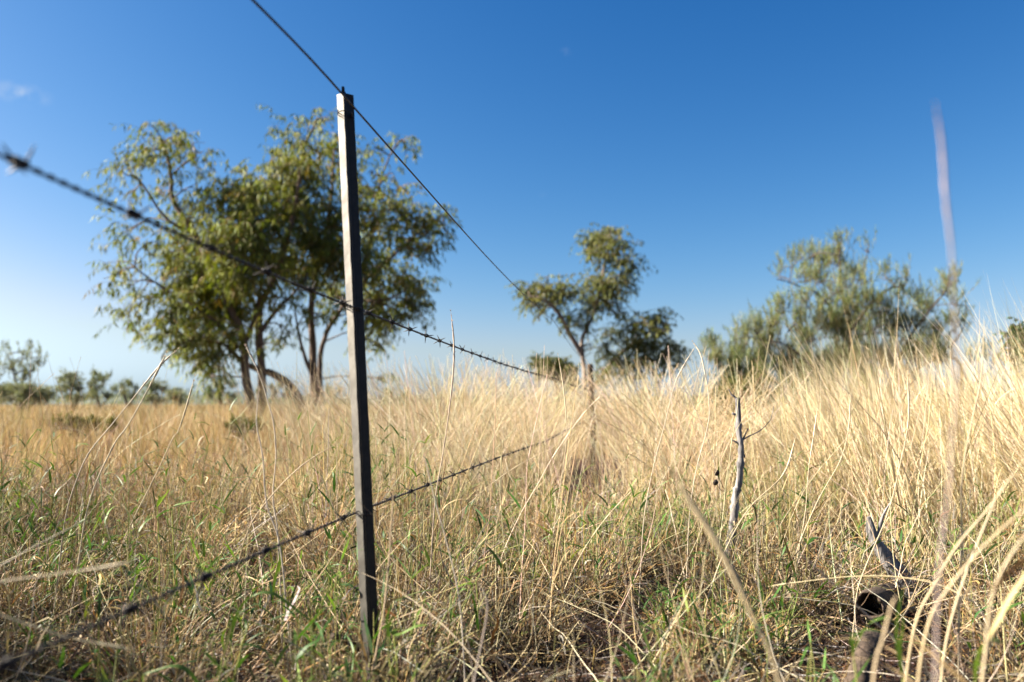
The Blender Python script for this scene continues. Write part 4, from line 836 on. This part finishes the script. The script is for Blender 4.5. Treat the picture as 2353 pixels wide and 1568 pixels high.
mb = MB(); sweep(mb, resample([P(2140, 1330, D + .1), P(2138, 1350, D + .1), P(2130, 1390, D + .05), P(2110, 1440, D)], 12), np.linspace(.012, .022, 12), 9, lump=.2); child(mb, 'side_limb', M_deadwood, root)
# hollow log with an open end
def hollow(cen, dirv, ro, ri, L_, label, seed, mt):
    rr = np.random.default_rng(seed); d = np.array(dirv, float); d /= np.linalg.norm(d); A = np.cross(d, [0, 0, 1]); A /= np.linalg.norm(A); B = np.cross(A, d)
    ns_ = 28; rows = []; lp = 1 + 0.07 * np.sin(np.arange(ns_) * 2 * math.pi / ns_ * 3 + seed) + rr.normal(0, .02, ns_); rag = rr.uniform(-.012, .010, ns_)
    for u_, rad_, g in [(L_, ro * 1.02, 0), (L_ * .66, ro * 1.05, 0), (L_ * .33, ro, 0), (.01, ro * .98, 0), (0, ro * .93, 1), (.001, ri * 1.02, 1), (.03, ri, 0), (L_ * .5, ri * .9, 0)]:
        a_ = np.arange(ns_) * 2 * math.pi / ns_; l2 = lp * (1 + rr.normal(0, .012, ns_))
        rows.append(cen + d * (u_ + g * rag)[:, None] + (A * np.cos(a_)[:, None] + B * np.sin(a_)[:, None] * 0.92) * (rad_ * l2)[:, None])
    V = np.concatenate(rows); F = [(i * ns_ + k, i * ns_ + (k + 1) % ns_, (i + 1) * ns_ + (k + 1) % ns_, (i + 1) * ns_ + k) for i in range(len(rows) - 1) for k in range(ns_)]
    mb = MB(); mb.add(V, F); o = mb.build('hollow_log', mt, None, loc=tuple(cen)); tag(o, label, 'log')
    return o
hollow(P(1997, 1392, 1.95), (0.55, 0.80, -0.12), 0.036, 0.029, 0.30, 'short brown hollow log with its dark open end facing left', 3, M_brownwood)
mb = MB(); q = resample([P(1945, 1680, 1.50), P(1968, 1590, 1.56), P(1992, 1500, 1.63), P(2012, 1462, 1.70)], 26)
sweep(mb, q, np.interp(np.arange(26), [0, 10, 22, 25], [.026, .024, .021, .014]), 18, lump=.16, seed=8)
o = mb.build('fallen_log', M_brownwood, None, loc=tuple(q[0])); tag(o, 'rough brown log end at the bottom edge below the hollow one', 'log')
# brown stick behind the post foot
mb = MB(); q = resample([P(763, 1461, 1.60), P(800, 1473, 1.63), P(831, 1492, 1.66), P(882, 1518, 1.70), P(930, 1535, 1.74)], 26)
sweep(mb, q, np.interp(np.arange(26), [0, 1, 25], [.0058, .0066, .0072]), 12, lump=.14, seed=6)
o = mb.build('broken_stick', M_brownwood, None, loc=tuple(q[0])); tag(o, 'short dark broken stick behind the foot of the steel post', 'stick')
# fallen grey twigs on the soil, lower left and lower right
def twig(label, px, py, ang, L_, seed):
    rr = np.random.default_rng(seed); Yd = EYE * FPX / (py - 930) * .97
    c = P(px, py, Yd); c[2] = gz(c[0], c[1]) + 0.012; a_ = R(ang)
    pts = [c + np.array([math.cos(a_) * t * L_ + rr.normal(0, .01), math.sin(a_) * t * L_ + rr.normal(0, .01), rr.uniform(0, .035)]) for t in (-.5, -.2, .1, .3, .5)]
    root = empty('fallen_twig', tuple(c)); tag(root, label, 'twig', 'fallen twigs on the soil')
    mb = MB(); q = resample(pts, 18); sweep(mb, q, np.linspace(.0024, .0009, 18), 6, lump=.15, seed=seed); child(mb, 'stem', M_deadwood, root)
    for j in range(3):
        mb = MB(); i0 = rr.integers(4, 15); e = q[i0] + np.array([rr.normal(0, .05), rr.normal(0, .04), rr.uniform(0, .04)]); sweep(mb, resample([q[i0], (q[i0] + e) / 2 + rr.normal(0, .005, 3), e], 7), np.linspace(.0014, .0006, 7), 5); child(mb, 'side_twig', M_deadwood, root)
twig('short pale twig on the soil in the bottom left corner', 70, 1500, 20, .22, 1)
twig('grey forked twig near the bottom edge, second from the left corner', 215, 1520, 55, .26, 2)
twig('long grey twig lying below the blurred end of the lower barbed wire', 330, 1480, 15, .3, 3)
twig('grey twig pointing at the broken stick, left of the steel post', 520, 1500, 150, .26, 4)
twig('grey twig lying between the steel post and the thick blurred seed head', 1300, 1520, 160, .26, 5)
twig('upper of the pale twigs lying left of the fallen log', 1760, 1470, 155, .34, 6)
twig('middle one of the pale twigs lying left of the fallen log', 1800, 1500, 148, .36, 7)
twig('lowest of the pale twigs lying left of the fallen log', 1840, 1535, 160, .34, 8)
print('TRIS', sum(len(o.data.polygons) for o in bpy.data.objects if o.type == 'MESH'))
